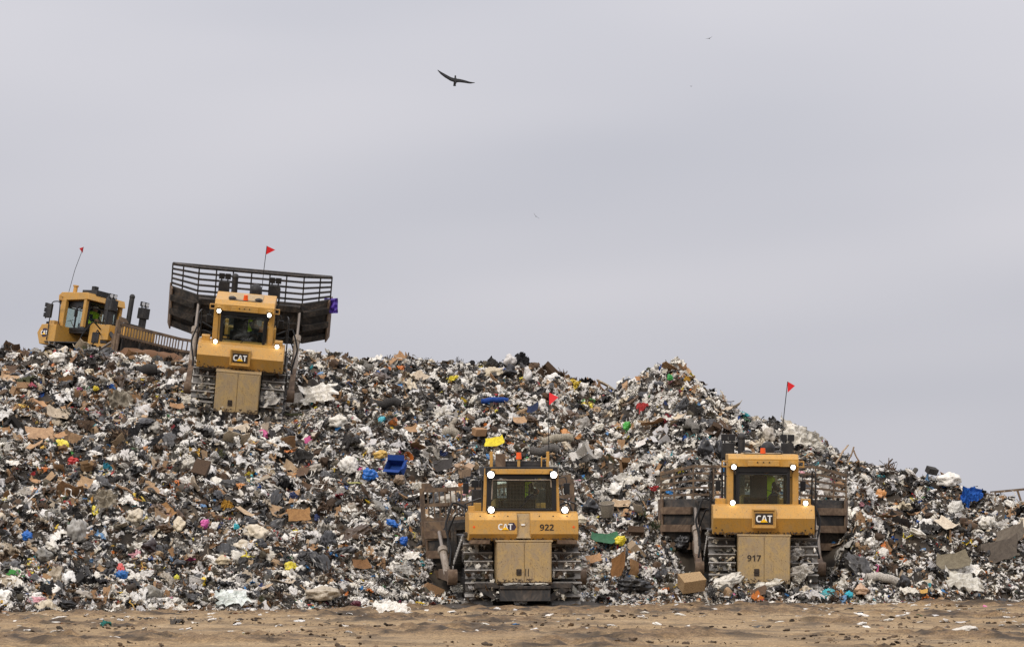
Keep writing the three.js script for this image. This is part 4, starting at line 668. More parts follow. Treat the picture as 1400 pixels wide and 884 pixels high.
hero(745, 616, 44, 16, 'roll', [.13, .125, .12], [0, .2, .1], 'dark_carpet_roll', 'roll', 'the dark carpet roll', 'dark grey carpet roll just below the beige roll', { v: 2, flat: 1 });
hero(797, 582, 30, 20, 'bag', [.30, .29, .28], [0, .3], 'grey_bag', 'bag', 'the dark grey bag', 'dark grey half-open bag on the slope below the saddle', { v: 2 });
hero(435, 541, 60, 34, 'drape', WH, [1.0, .2, .45], 'white_tarp', 'plastic film', 'the big white tarp', 'big glossy white tarp draped right of the highest dozer', { v: 1 });
hero(404, 546, 26, 26, 'board', OW, [1.2, .3, .7], 'white_board', 'panel', 'the leaning white panel', 'white panel leaning between tarp and highest dozer', { v: 0 });
hero(469, 541, 18, 26, 'board', CB2, [1.4, .2, 1.4], 'brown_board', 'panel', 'the upright brown panel', 'upright brown panel right of the big white tarp', { v: 4 });
hero(527, 552, 46, 16, 'roll', [.045, .043, .042], [0, .1, .06], 'dark_roll', 'roll', 'the black roll', 'black rolled mat lying right of the brown panel', { v: 2, flat: 1 });
hero(404, 567, 32, 10, 'plank', [.07, .075, .03], [.9, 0], 'olive_board', 'board', 'the olive board', 'dark olive board below the highest dozer track', { flat: 1 });
hero(462, 577, 30, 16, 'bag', OW, [0, .2], 'white_bag', 'bag', 'the flat white bag', 'flattened off white bag below the big white tarp', { v: 0, stretch: .7 });
hero(522, 575, 14, 11, 'wad', [.10, .50, .66], [0, .4], 'light_blue_bag', 'bag', 'the light blue bag', 'light blue bag below the black roll', { v: 2 });
hero(480, 606, 36, 14, 'rag', [.03, .026, .024], [.4, .3], 'dark_cloth', 'cloth', 'the dark cloth', 'dark brown cloth heap up and left of the blue bin', { v: 0 });
hero(54, 594, 44, 18, 'board', [.46, .31, .19], [.75, .2, -.1], 'cardboard_stack', 'cardboard', 'the tan cardboard stack', 'largest tan cardboard sheet on the far left slope', { v: 2 });
hero(48, 612, 40, 12, 'board', [.50, .35, .22], [.6, -.2, .1], 'cardboard_flap', 'cardboard', 'the lower left cardboard', 'pale tan cardboard flap just below the largest left sheet', { v: 1 });
hero(80, 598, 24, 12, 'board', CB, [.8, .7, .1], 'cardboard_flap', 'cardboard', 'the right left cardboard', 'tan torn flap at the right end of the left cardboard', { v: 4 });
hero(52, 553, 28, 14, 'board', [.50, .30, .16], [.8, .5, -.3], 'cardboard_flap', 'cardboard', 'the upper left cardboard', 'orange tan cardboard flap highest on the far left slope', { v: 3 });
hero(100, 631, 22, 12, 'wad', RD, [0, .2], 'red_cloth', 'cloth', 'the red cloth', 'red crumpled cloth on the far left slope', { v: 1, stretch: .7 });
hero(118, 640, 24, 24, 'carton', [.26, .16, .075], [.4, .7, .2], 'brown_carton', 'box', 'the brown carton', 'worn brown carton right of the red cloth', { v: 1 });
hero(147, 640, 22, 14, 'rag', [.02, .22, .32], [.6, .2, -.5], 'teal_tarp', 'tarp', 'the teal tarp', 'teal tarp scrap right of the brown carton', { v: 2 });
hero(16, 634, 30, 12, 'drape', WH, [.5, .2], 'white_sheet', 'plastic film', 'the left white sheet', 'white flat film at the far left edge', { v: 0 });
hero(146, 684, 36, 26, 'rag', [.46, .42, .34], [1.1, .1], 'tattered_sacking', 'sacking', 'the tattered sacking', 'tattered beige sacking on the left slope', { v: 1 });
hero(128, 683, 12, 16, 'board', [.55, .30, .05], [1.3, .3, 1.3], 'orange_board', 'panel', 'the orange panel', 'small orange panel at the left of the tattered sacking', { v: 1 });
hero(105, 726, 36, 30, 'bag', [.36, .36, .36], [0, .4], 'grey_plastic_ball', 'bag', 'the grey plastic ball', 'large round grey plastic bundle on the lower left slope', { v: 3, stretch: 1.1 });
hero(37, 733, 20, 14, 'wad', BB, [0, .4], 'blue_bag', 'bag', 'the left blue bag', 'bright blue bag left of the grey plastic ball', { v: 0 });
hero(205, 749, 38, 26, 'tight', [.030, .014, .014], [0, .3, -.4], 'maroon_sack', 'sack', 'the maroon sack', 'very dark maroon sack on the lower left slope', { v: 0, stretch: .8 });
hero(218, 757, 14, 13, 'chunk', [.5, .36, .21], [0, .3], 'tan_cushion', 'cushion', 'the tan cushion', 'tan cushion touching the maroon sack', { v: 1 });
hero(280, 716, 17, 12, 'wad', [.66, .13, .44], [0, .7], 'pink_bag', 'bag', 'the pink bag', 'bright pink bag on the slope left of centre', { v: 2 });
hero(311, 692, 22, 21, 'rag', [.50, .28, .035], [.9, .2], 'ochre_cloth', 'cloth', 'the ochre cloth', 'ochre yellow cloth above and right of the pink bag', { v: 0 });
hero(276, 692, 17, 9, 'drape', [.12, .26, .50], [.5, .3], 'blue_film', 'plastic film', 'the dusty blue film', 'dusty blue film left of the ochre cloth', { v: 2 });
hero(323, 720, 10, 9, 'wad', [.05, .48, .62], [0, .3], 'cyan_bag', 'bag', 'the cyan bag', 'small cyan bag right of the pink bag', { v: 1 });
hero(166, 786, 24, 13, 'wad', [.03, .16, .50], [0, .5], 'blue_bundle', 'bag', 'the low blue bundle', 'blue bundle low on the left slope', { v: 3, stretch: .8 });
hero(318, 818, 58, 24, 'drape', [.72, .80, .84], [.75, .15], 'pale_blue_tarp', 'tarp', 'the pale blue tarp', 'wide pale blue and white tarp at the foot of the slope', { v: 0 });
hero(305, 767, 28, 13, 'bag', [.60, .52, .38], [0, .4], 'cream_bundle', 'bag', 'the cream bundle', 'cream coloured bundle above the pale blue tarp', { v: 1, stretch: .7 });
hero(242, 790, 11, 9, 'wad', [.66, .64, .06], [0, .4], 'yellow_bag', 'bag', 'the lemon bag', 'small lemon yellow bag left of the pale blue tarp', { v: 0 });
hero(409, 705, 34, 20, 'board', [.34, .19, .075], [1.0, .1], 'brown_cardboard', 'cardboard', 'the square brown cardboard', 'square brown cardboard sheet mid slope left of dozer 922', { v: 2 });
hero(493, 773, 32, 15, 'board', [.22, .115, .045], [1.0, .4], 'dark_cardboard', 'cardboard', 'the dark cardboard', 'dark brown cardboard sheet low on the slope', { v: 0 });
hero(520, 772, 12, 24, 'board', [.42, .26, .14], [1.2, .3, 1.0], 'tan_cardboard_strip', 'cardboard', 'the tan slat', 'narrow tan slat standing right of the dark cardboard', { v: 1, deep: .5 });
hero(441, 812, 54, 18, 'bag', [.44, .39, .32], [0, .1], 'striped_mattress_roll', 'roll', 'the dirty mattress', 'dirty beige folded mattress at the foot of the slope', { v: 0, stretch: .6 });
hero(487, 825, 18, 9, 'wad', [.10, .015, .03], [0, .3], 'maroon_rag', 'cloth', 'the maroon rag', 'maroon rag at the foot right of the dirty mattress', { v: 3, stretch: .7 });
hero(536, 832, 56, 16, 'drape', WH, [.45, .1], 'white_ground_sheet', 'plastic film', 'the white ground sheet', 'bright white film spread on the dirt left of dozer 922', { v: 2 });
hero(552, 780, 36, 22, 'drape', [.40, .40, .40], [.9, .2], 'grey_film', 'plastic film', 'the grey film', 'grey translucent film low left of dozer 922', { v: 1 });
hero(563, 760, 30, 16, 'drape', WH, [.8, -.2], 'white_film', 'plastic film', 'the white film by the blade', 'white film beside the left blade end of dozer 922', { v: 0 });
hero(625, 806, 20, 34, 'drape', [.60, .60, .58], [1.25, .2, .3], 'hanging_bag', 'bag', 'the hanging bag', 'grey white plastic hanging beside the left track of dozer 922', { v: 2 });
hero(711, 821, 26, 13, 'wad', WH, [0, .2], 'white_bag', 'bag', 'the bag behind 922', 'white bag on the dirt right behind dozer 922', { v: 0 });
hero(828, 740, 60, 22, 'board', [.035, .14, .07], [.75, .2, .1], 'green_tarp', 'tarp', 'the green tarp', 'dull green tarp between dozers 922 and 917', { v: 3 });
hero(848, 739, 20, 13, 'wad', YE, [0, .3], 'yellow_bag', 'bag', 'the yellow bag on the tarp', 'bright yellow bag lying on the green tarp', { v: 2 });
hero(852, 774, 30, 44, 'board', [.30, .15, .05], [1.35, .15, 1.45], 'upright_brown_board', 'panel', 'the upright brown panels', 'wide brown panel standing upright left of dozer 917', { v: 0 });
hero(874, 778, 16, 36, 'board', [.36, .19, .07], [1.4, -.1, 1.5], 'upright_brown_board', 'panel', 'the narrow brown panel', 'narrow brown panel standing right of the wide one', { v: 1, deep: .8 });
hero(900, 782, 18, 40, 'board', [.62, .63, .67], [1.4, .1, 1.2], 'white_slab', 'panel', 'the white door panel', 'white panel standing upright left of dozer 917', { v: 4, deep: .7 });
hero(945, 797, 40, 24, 'carton', [.50, .35, .19], [.5, .35, .12], 'tan_crate', 'box', 'the tan crate', 'tan topped box lying at the left track of dozer 917', { v: 2 });
hero(812, 764, 24, 13, 'board', [.44, .28, .15], [.9, .3, .3], 'cardboard_flap', 'cardboard', 'the flap right of 922', 'tan cardboard flap right of the track of dozer 922', { v: 2 });
hero(830, 698, 26, 32, 'bucket', [.44, .40, .33], [.25, .2, .1], 'dirty_bin', 'bin', 'the dirty beige bin', 'dirty beige bin up and right of dozer 922', {});
hero(806, 694, 28, 20, 'tight', BK, [0, .3], 'black_sack', 'sack', 'the black sack by 922', 'black sack right of the cab of dozer 922', { v: 0 });
hero(795, 711, 20, 12, 'bag', [.68, .64, .54], [0, .2], 'cream_bag', 'bag', 'the cream bag', 'cream bag right of the tank of dozer 922', { v: 1, stretch: .7 });
hero(935, 743, 34, 22, 'wad', BK, [0, .3], 'black_film_heap', 'plastic film', 'the black film heap', 'black film heap left of the push arm of dozer 917', { v: 2 });
hero(865, 800, 60, 20, 'wad', BK, [0, .2], 'black_film_heap', 'plastic film', 'the long black film', 'long black film heap at the foot between both dozers', { v: 1, stretch: .5 });
hero(963, 615, 26, 24, 'tight', BK, [0, .2], 'black_sack', 'sack', 'the black sacks', 'black shiny sack behind the lamps of dozer 917', { v: 0 });
hero(985, 617, 26, 22, 'tight', BK, [0, 1.2], 'black_sack', 'sack', 'the second black sack', 'black sack touching the lamp tower of dozer 917', { v: 1 });
hero(878, 708, 26, 30, 'tuft', [.05, .075, .02], [.2, .2], 'leafy_branch', 'plant', 'the leafy branch', 'green leafy branch clump left of the blade of dozer 917', { v: 0 });
hero(895, 722, 30, 36, 'tuft', [.04, .055, .02], [.3, .9], 'leafy_branch', 'plant', 'the lower leafy branch', 'lower green branch clump touching the blade of dozer 917', { v: 1 });
hero(1092, 600, 74, 40, 'drape', OW, [.9, .2, -.5], 'streaming_film', 'plastic film', 'the streaming film', 'big pale film streaming down behind the cab of dozer 917', { v: 1 });
hero(1112, 604, 46, 44, 'drape', [.56, .55, .52], [1.1, -.2, -.9], 'streaming_film', 'plastic film', 'the greyer streaming film', 'greyer film strip at the right of the streaming film', { v: 2, deep: .6 });
hero(1121, 606, 12, 16, 'wad', [.28, .02, .05], [0, .3], 'crimson_bag', 'bag', 'the crimson bag', 'dark crimson bag at the crest right of the streaming film', { v: 1 });
hero(1150, 622, 34, 22, 'plank', [.6, .46, .32], [0, .3, .95], 'broken_lumber', 'board', 'the broken lumber', 'pale broken lumber sticking up on the right crest', { flat: 1 });
hero(1163, 624, 28, 20, 'plank', [.62, .48, .34], [0, -.4, 1.2], 'broken_lumber', 'board', 'the second lumber', 'second pale stick leaning beside the broken lumber', { flat: 1, v: 1 });
hero(1172, 627, 26, 18, 'plank', [.55, .40, .28], [0, .2, 2.0], 'broken_lumber', 'board', 'the crossed lumber', 'stick crossing behind the broken lumber', { flat: 1, v: 2 });
hero(1274, 644, 20, 17, 'carton', [.03, .03, .032], [.4, .4, -.2], 'black_box', 'box', 'the black box', 'black box on the right skyline', { v: 2 });
hero(1297, 657, 38, 18, 'bag', WH, [0, .1], 'white_bale', 'bag', 'the white bale', 'white stuffed bale on the right skyline', { v: 0, stretch: .7 });
hero(1330, 680, 42, 18, 'rag', [.012, .12, .55], [.9, .15, .45], 'blue_tarp', 'tarp', 'the bright blue tarp', 'bright blue crumpled tarp on the right skyline', { v: 0 });
hero(1306, 697, 28, 24, 'wad', [.62, .63, .63], [0, .3], 'white_film_bundle', 'plastic film', 'the white bundle', 'white film bundle below the bright blue tarp', { v: 2 });
hero(1350, 716, 40, 20, 'wad', OW, [0, .8], 'white_film_bundle', 'plastic film', 'the right white bundle', 'off white film bundle at the right edge', { v: 3 });
hero(1303, 770, 54, 30, 'board', [.19, .17, .12], [1.0, .25, .35], 'olive_board', 'panel', 'the olive panel', 'broken olive panel lying at the right foot', { v: 3 });
hero(1368, 755, 66, 34, 'board', [.10, .085, .07], [1.0, -.2, .4], 'mottled_board', 'panel', 'the mottled panel', 'dark mottled curved panel at the right edge', { v: 2 });
hero(1385, 735, 50, 34, 'board', [.16, .14, .115], [1.1, -.1, .75], 'mottled_board', 'panel', 'the upper mottled panel', 'greyer mottled panel leaning above the dark one', { v: 0 });
hero(1320, 780, 56, 16, 'drape', WH, [.5, .1], 'white_sheet', 'plastic film', 'the draped white sheet', 'white sheet draped over the olive panel', { v: 0 });
hero(1318, 797, 64, 18, 'drape', [.60, .60, .60], [.7, -.1, -.2], 'grey_sheet', 'plastic film', 'the grey sheet', 'long pale grey sheet at the right foot', { v: 1 });
hero(1204, 791, 46, 16, 'roll', [.58, .56, .52], [0, .1, -.12], 'pale_roll', 'roll', 'the pale roll', 'pale grey roll low on the right foot', { v: 1, flat: 1 });
hero(1235, 798, 24, 18, 'tight', BK, [0, .2], 'black_sack', 'sack', 'the black foot sack', 'black sack at the right end of the pale roll', { v: 1 });
hero(1243, 808, 32, 12, 'drape', OW, [.5, .3], 'white_foot_film', 'plastic film', 'the white foot film', 'white film on the dirt below the black sack', { v: 2 });
hero(1160, 813, 15, 10, 'wad', [.02, .42, .60], [0, .2], 'teal_bag', 'bag', 'the teal foot bag', 'teal bag on the dirt right of dozer 917', { v: 0 });
hero(1177, 807, 24, 15, 'bag', [.55, .38, .27], [0, .2], 'peach_bag', 'bag', 'the peach bag', 'peach coloured bag right of the teal bag', { v: 1 });
hero(1262, 809, 12, 10, 'board', [.62, .40, .12], [1.0, .2], 'orange_card', 'cardboard', 'the orange card', 'small orange tan card at the right foot', { v: 1 });
hero(1255, 729, 34, 13, 'bag', OW, [0, .2, -.5], 'white_sack', 'sack', 'the slanted white sack', 'long white sack slanting across the right flank', { v: 0, stretch: .6 });
hero(1352, 722, 11, 9, 'wad', [.6, .07, .06], [0, .2], 'red_bag', 'bag', 'the red bag', 'small red bag on the right flank', { v: 0 });
hero(1318, 861, 42, 11, 'bag', [.62, .60, .57], [0, .1, .1], 'ground_bag', 'bag', 'the bag on the dirt', 'off white sack lying alone on the dirt in front', { v: 0, stretch: .5 });
hero(146, 853, 18, 6, 'rag', [.03, .22, .20], [.15, .1], 'green_net', 'cloth', 'the green net', 'teal green net scrap on the dirt', { v: 0 });
hero(560, 838, 40, 5, 'paper', OW, [.15, .1], 'ground_paper', 'paper', 'the paper on the dirt', 'white paper flat on the dirt left of dozer 922', { v: 1 });
hero(243, 851, 22, 5, 'rag', [.12, .12, .13], [.15, .1], 'dark_rag', 'cloth', 'the dark rag on the dirt', 'dark rag flat on the dirt at the left', { v: 2 });
hero(916, 516, 10, 9, 'wad', [.04, .36, .08], [0, .2], 'green_bag', 'bag', 'the green bag on the peak', 'green bag near the top of the right mound', { v: 1 });
hero(940, 519, 12, 13, 'rag', [.66, .40, .06], [1.0, .2], 'orange_cloth', 'cloth', 'the orange cloth', 'orange yellow cloth on the peak of the right mound', { v: 0 });
hero(875, 518, 14, 11, 'board', [.45, .25, .12], [.9, .2], 'cardboard_flap', 'cardboard', 'the mound flap', 'tan flap left of the right mound peak', { v: 2 });
hero(880, 557, 24, 11, 'rag', [.55, .06, .06], [.5, .2, .4], 'red_cloth', 'cloth', 'the red mound cloth', 'red cloth on the left side of the right mound', { v: 1 });
hero(857, 583, 14, 13, 'wad', [.08, .45, .08], [0, .3], 'green_bag', 'bag', 'the lime bag', 'lime green bag at the left foot of the right mound', { v: 2 });
hero(877, 608, 20, 16, 'board', WH, [1.1, .2, .5], 'white_board', 'panel', 'the white mound board', 'white tilted board on the lower right mound', { v: 4 });
hero(198, 507, 34, 18, 'roll', [.035, .034, .034], [0, .15, .12], 'corrugated_pipe', 'pipe', 'the corrugated pipe', 'black corrugated pipe left of the highest dozer', { flat: 1, geo: (() => { const g = roll(3, .24, .05), p = g.attributes.position; for (let i = 0; i < p.count; i++) { const k = 1 + .05 * Math.sin(p.getX(i) * 120); p.setY(i, p.getY(i) * k); p.setZ(i, p.getZ(i) * k); } return g; })() });
hero(166, 548, 44, 28, 'rag', [.36, .33, .27], [1.0, .2, .3], 'khaki_tarp', 'tarp', 'the khaki tarp', 'khaki tarp hump on the slope left of the highest dozer', { v: 2 });
hero(262, 520, 30, 26, 'bag', WH, [0, .3], 'white_bag', 'bag', 'the bag at the track', 'white bag pressed against the left track of the highest dozer', { v: 0 });
hero(258, 548, 26, 34, 'drape', OW, [1.2, .2, .5], 'white_film', 'plastic film', 'the film below the track', 'white film hanging below the left track of the highest dozer', { v: 1 });
hero(241, 557, 26, 10, 'board', CB, [.8, .2], 'cardboard_flap', 'cardboard', 'the flap below the track', 'tan cardboard flap left below the highest dozer', { v: 3 });
hero(102, 492, 20, 16, 'board', [.25, .15, .085], [1.0, .2, .8], 'brown_flap', 'cardboard', 'the brown crest flap', 'round brown flap below the dozer behind the crest', { v: 4 });
hero(77, 489, 26, 14, 'bag', WH, [0, .2], 'white_bag', 'bag', 'the crest white bag', 'white bag on the left crest below the far dozer', { v: 3 });
hero(130, 531, 10, 7, 'wad', [.72, .58, .03], [0, .2], 'yellow_bag', 'bag', 'the yellow crest bag', 'small bright yellow bag on the upper left slope', { v: 1 });
hero(44, 528, 15, 9, 'rag', [.55, .14, .20], [.4, .2, -.4], 'rose_cloth', 'cloth', 'the rose cloth', 'rose red cloth on the upper left slope', { v: 0 });
for (const [px, py, s, x, y, z, v] of [[0, 0, .34, -.3, .5, 2.32, 0], [0, 0, .3, .35, .5, 2.3, 1], [0, 0, .36, .1, .49, 2.28, 2]]) { const p = V(x, y, z).applyMatrix4(POSES.middle.matrix); single('hitch_litter', v === 2 ? 'film' : 'wad', v === 1 ? OW : GR, p.x, p.y, -p.z, new THREE.Quaternion(), [s, s * .35, s * .6], ['grey plastic caught at the left of the hitch of dozer 922', 'pale plastic caught at the right of the hitch of dozer 922', 'torn grey film lying across the hitch of dozer 922'][v], 'plastic film'); }
for (const [x, y, z, s, c, n, l] of [[1.05, .6, 2.05, .6, OW, 'rag', 'white torn film hanging from the right track of dozer 917'], [-1.1, .3, 2.3, .7, OW, 'wad', 'white plastic wad at the left track of dozer 917'], [.85, 1.05, 1.9, .5, GR, 'rag', 'grey rag stuck in the right track of dozer 917'], [0, .1, 2.5, .9, OW, 'film', 'white film under the box of dozer 917']]) { const p = V(x, y, z).applyMatrix4(POSES.right.matrix); single('snagged_plastic', n, c, p.x, p.y, -p.z, new THREE.Quaternion().setFromEuler(new THREE.Euler(n === 'wad' ? 0 : 1.1, .2, .4)), [s, s * .8, s * .7], l, 'plastic film'); }
{ const p = V(1.1, .8, 2.0).applyMatrix4(POSES.high.matrix); single('snagged_plastic', 'rag', OW, p.x, p.y, -p.z, new THREE.Quaternion().setFromEuler(new THREE.Euler(1.1, .3, -.5)), .5, 'white film stuck in the right track of the highest dozer', 'plastic film'); }
{ // railing that shows over the low end of the heap
  const r = new THREE.Group(); r.name = 'steel_railing'; scene.add(r); tag(r, 'thin dark steel railing showing over the low right end of the heap', 'railing'); const d = 127, k = d / F, P = (px, py) => [(px - 700) * k, EYE + (HORIZON - py) * k, -d];
  part('top_rail', bar(P(1354, 673), P(1440, 665), .07, .07), M.rail, r);
  for (const [a, b, e, f] of [[1360, 673, 1368, 700], [1391, 670, 1402, 704], [1424, 667, 1436, 704]]) part('railing_post', bar(P(a, b), P(e, f), .06, .06), M.rail, r);
  part('railing_box', bx(.2, .24, .12, ...P(1383, 684)), M.black, r); part('lower_rail', bar(P(1366, 696), P(1440, 690), .06, .06), M.rail, r);
}
{ // soaring vulture and three far birds
  const N = 26, P = [], I = [], half = [[-1, .70, .0, .03], [-.85, .54, .02, .11], [-.6, .34, .0, .16], [-.25, .09, .0, .18], [0, -.01, 0, .18], [.25, -.03, 0, .15], [.55, -.11, .0, .12], [.85, -.21, .02, .08], [1.12, -.23, .06, .015]];
  const yy = table(half.map(([x, y]) => [x, y])), ch = table(half.map(([x, , , c]) => [x, c]));
  for (let i = 0; i <= N; i++) { const x = i / N * 2.12 - 1, y = yy(x), c = ch(x), t = .018 + c * .06; for (const [a, b] of [[0, 1], [.5, .6], [1, .05], [.5, -.6], [0, -1]]) P.push(x * .88, (y + b * t) * .86, (-c * .5 + a * c * 2) * .86); }
  for (let i = 0; i < N; i++) for (let k = 0; k < 5; k++) { const a = i * 5 + k, b = i * 5 + (k + 1) % 5; I.push(a, a + 5, b, b, a + 5, b + 5); }
  const w = new THREE.BufferGeometry(); w.setAttribute('position', new THREE.Float32BufferAttribute(P, 3)); w.setIndex(I); w.computeVertexNormals();
  const body = new THREE.SphereGeometry(.1, 14, 10).scale(.9, .85, 2.9).translate(0, -.05, .02), head = new THREE.SphereGeometry(.05, 10, 8).scale(.9, .9, 1.4).translate(0, -.04, -.33), beak = new THREE.ConeGeometry(.018, .07, 8).rotateX(-Math.PI / 2).translate(0, -.05, -.42), tail = new THREE.CylinderGeometry(.07, .05, .20, 8).scale(1, 1, .2).rotateX(Math.PI / 2 + .5).translate(-.03, -.09, .27);
  const geo = merged([w, body, head, beak, tail]), mat = std({ color: sr(9, 8, 10), roughness: .8 });
  for (const [px, py, d, s, yaw, pitch, roll, label] of [[622, 107, 205, 1, -2.6, .75, .06, 'dark vulture soaring with spread wings high above the heap'], [971, 50, 420, .22, .4, .3, .6, 'tiny distant bird highest at the upper right of the sky'], [733, 295, 420, .24, .2, .2, -.4, 'tiny distant bird in the middle of the sky'], [946, 116, 520, .16, .9, .3, .2, 'faintest tiny bird below the upper right one']]) {
    const m = shade(new THREE.Mesh(geo, mat)); m.name = numbered(s === 1 ? 'vulture' : 'distant_bird'); m.position.set((px - 700) / F * d, EYE + (HORIZON - py) / F * d, -d); m.rotation.set(pitch, s === 1 ? 0 : yaw, roll - (s === 1 ? .06 : 0)); m.scale.setScalar(s === 1 ? .98 : s * 1.7); scene.add(tag(m, label, 'bird', 'birds in the sky'));
  }
}
function nearWords(x, d) { let b = null; for (const [hx, hd, s] of heroes) { const q = Math.hypot(hx - x, (hd - d) * .3); if (!b || q < b.q) b = { q, hx, hd, s }; } const dx = x - b.hx, dd = (d - b.hd) * .3; nearWords.q = b.q; return (Math.abs(dx) > Math.abs(dd) ? (dx < 0 ? 'left of ' : 'right of ') : dd > 0 ? 'above ' : 'below ') + b.s; }
for (const [dz, P] of [[dMid, POSES.middle], [dRight, POSES.right], [dHigh, POSES.high]]) { // small scraps caught in the shoes and on the ledges
  const A = { wad: { m: [], c: [] }, film: { m: [], c: [] }, tuft: { m: [], c: [] }, chunk: { m: [], c: [] } }, mx = new THREE.Matrix4();
  for (let i = 0; i < 220; i++) { // clots of mud along the lower edges of the tank and the box
    const low = rnd() < .5, x = low ? R(-1.34, 1.34) : R(-.68, .68), s = R(.015, .05), k = R(.5, 1.2); mx.compose(V(x, low ? 1.615 + R(0, .10) * rnd() : (P === POSES.middle ? .52 : .3) + .12 * rnd() ** 2, low ? (P === POSES.middle ? 1.95 : 1.82) : 2.2), new THREE.Quaternion().setFromEuler(new THREE.Euler(R(0, 6), R(0, 6), 0)), V(s * 1.6, s * .8, s)); A.chunk.m.push(...mx.elements); A.chunk.c.push(.17 * k, .12 * k, .08 * k);
  }
  for (let i = 0; i < 420; i++) {
    const k = pick(['wad', 'film', 'tuft', 'film']), on = rnd(); let x, y, z;
    if (on < .72) { const [sz, sy] = pick(shoes.filter(([z, y]) => z > .6 && y < 1.62)); x = (rnd() < .5 ? -1 : 1) * R(.78, 1.44); y = sy + R(-.06, .06); z = sz + R(.0, .1); } else if (on < .86) { x = R(-1.3, 1.3); y = R(.1, .42); z = R(1.9, 2.3); } else { x = (rnd() < .5 ? -1 : 1) * R(.75, 1.4); y = 1.72; z = R(.9, 1.6); }
    const s = R(.05, .17), c = shadeOf(pick(['white', 'white', 'grey', 'brown', 'brown', 'black', 'cream', 'olive'])); mx.compose(V(x, y, z), new THREE.Quaternion().setFromEuler(new THREE.Euler(R(0, 6), R(0, 6), R(0, 6))), V(s * 1.3, s * .7, s)); A[k].m.push(...mx.elements); A[k].c.push(...c);
  }
  for (const k of Object.keys(A)) { const im = shade(new THREE.InstancedMesh(SH[k][1], TM[matOf[k]], A[k].m.length / 16)); im.instanceMatrix.array.set(A[k].m); im.instanceColor = new THREE.InstancedBufferAttribute(new Float32Array(A[k].c), 3); im.name = k === 'chunk' ? 'mud_clots' : 'caught_litter'; im.userData.kind = 'stuff'; dz.add(im); }
}
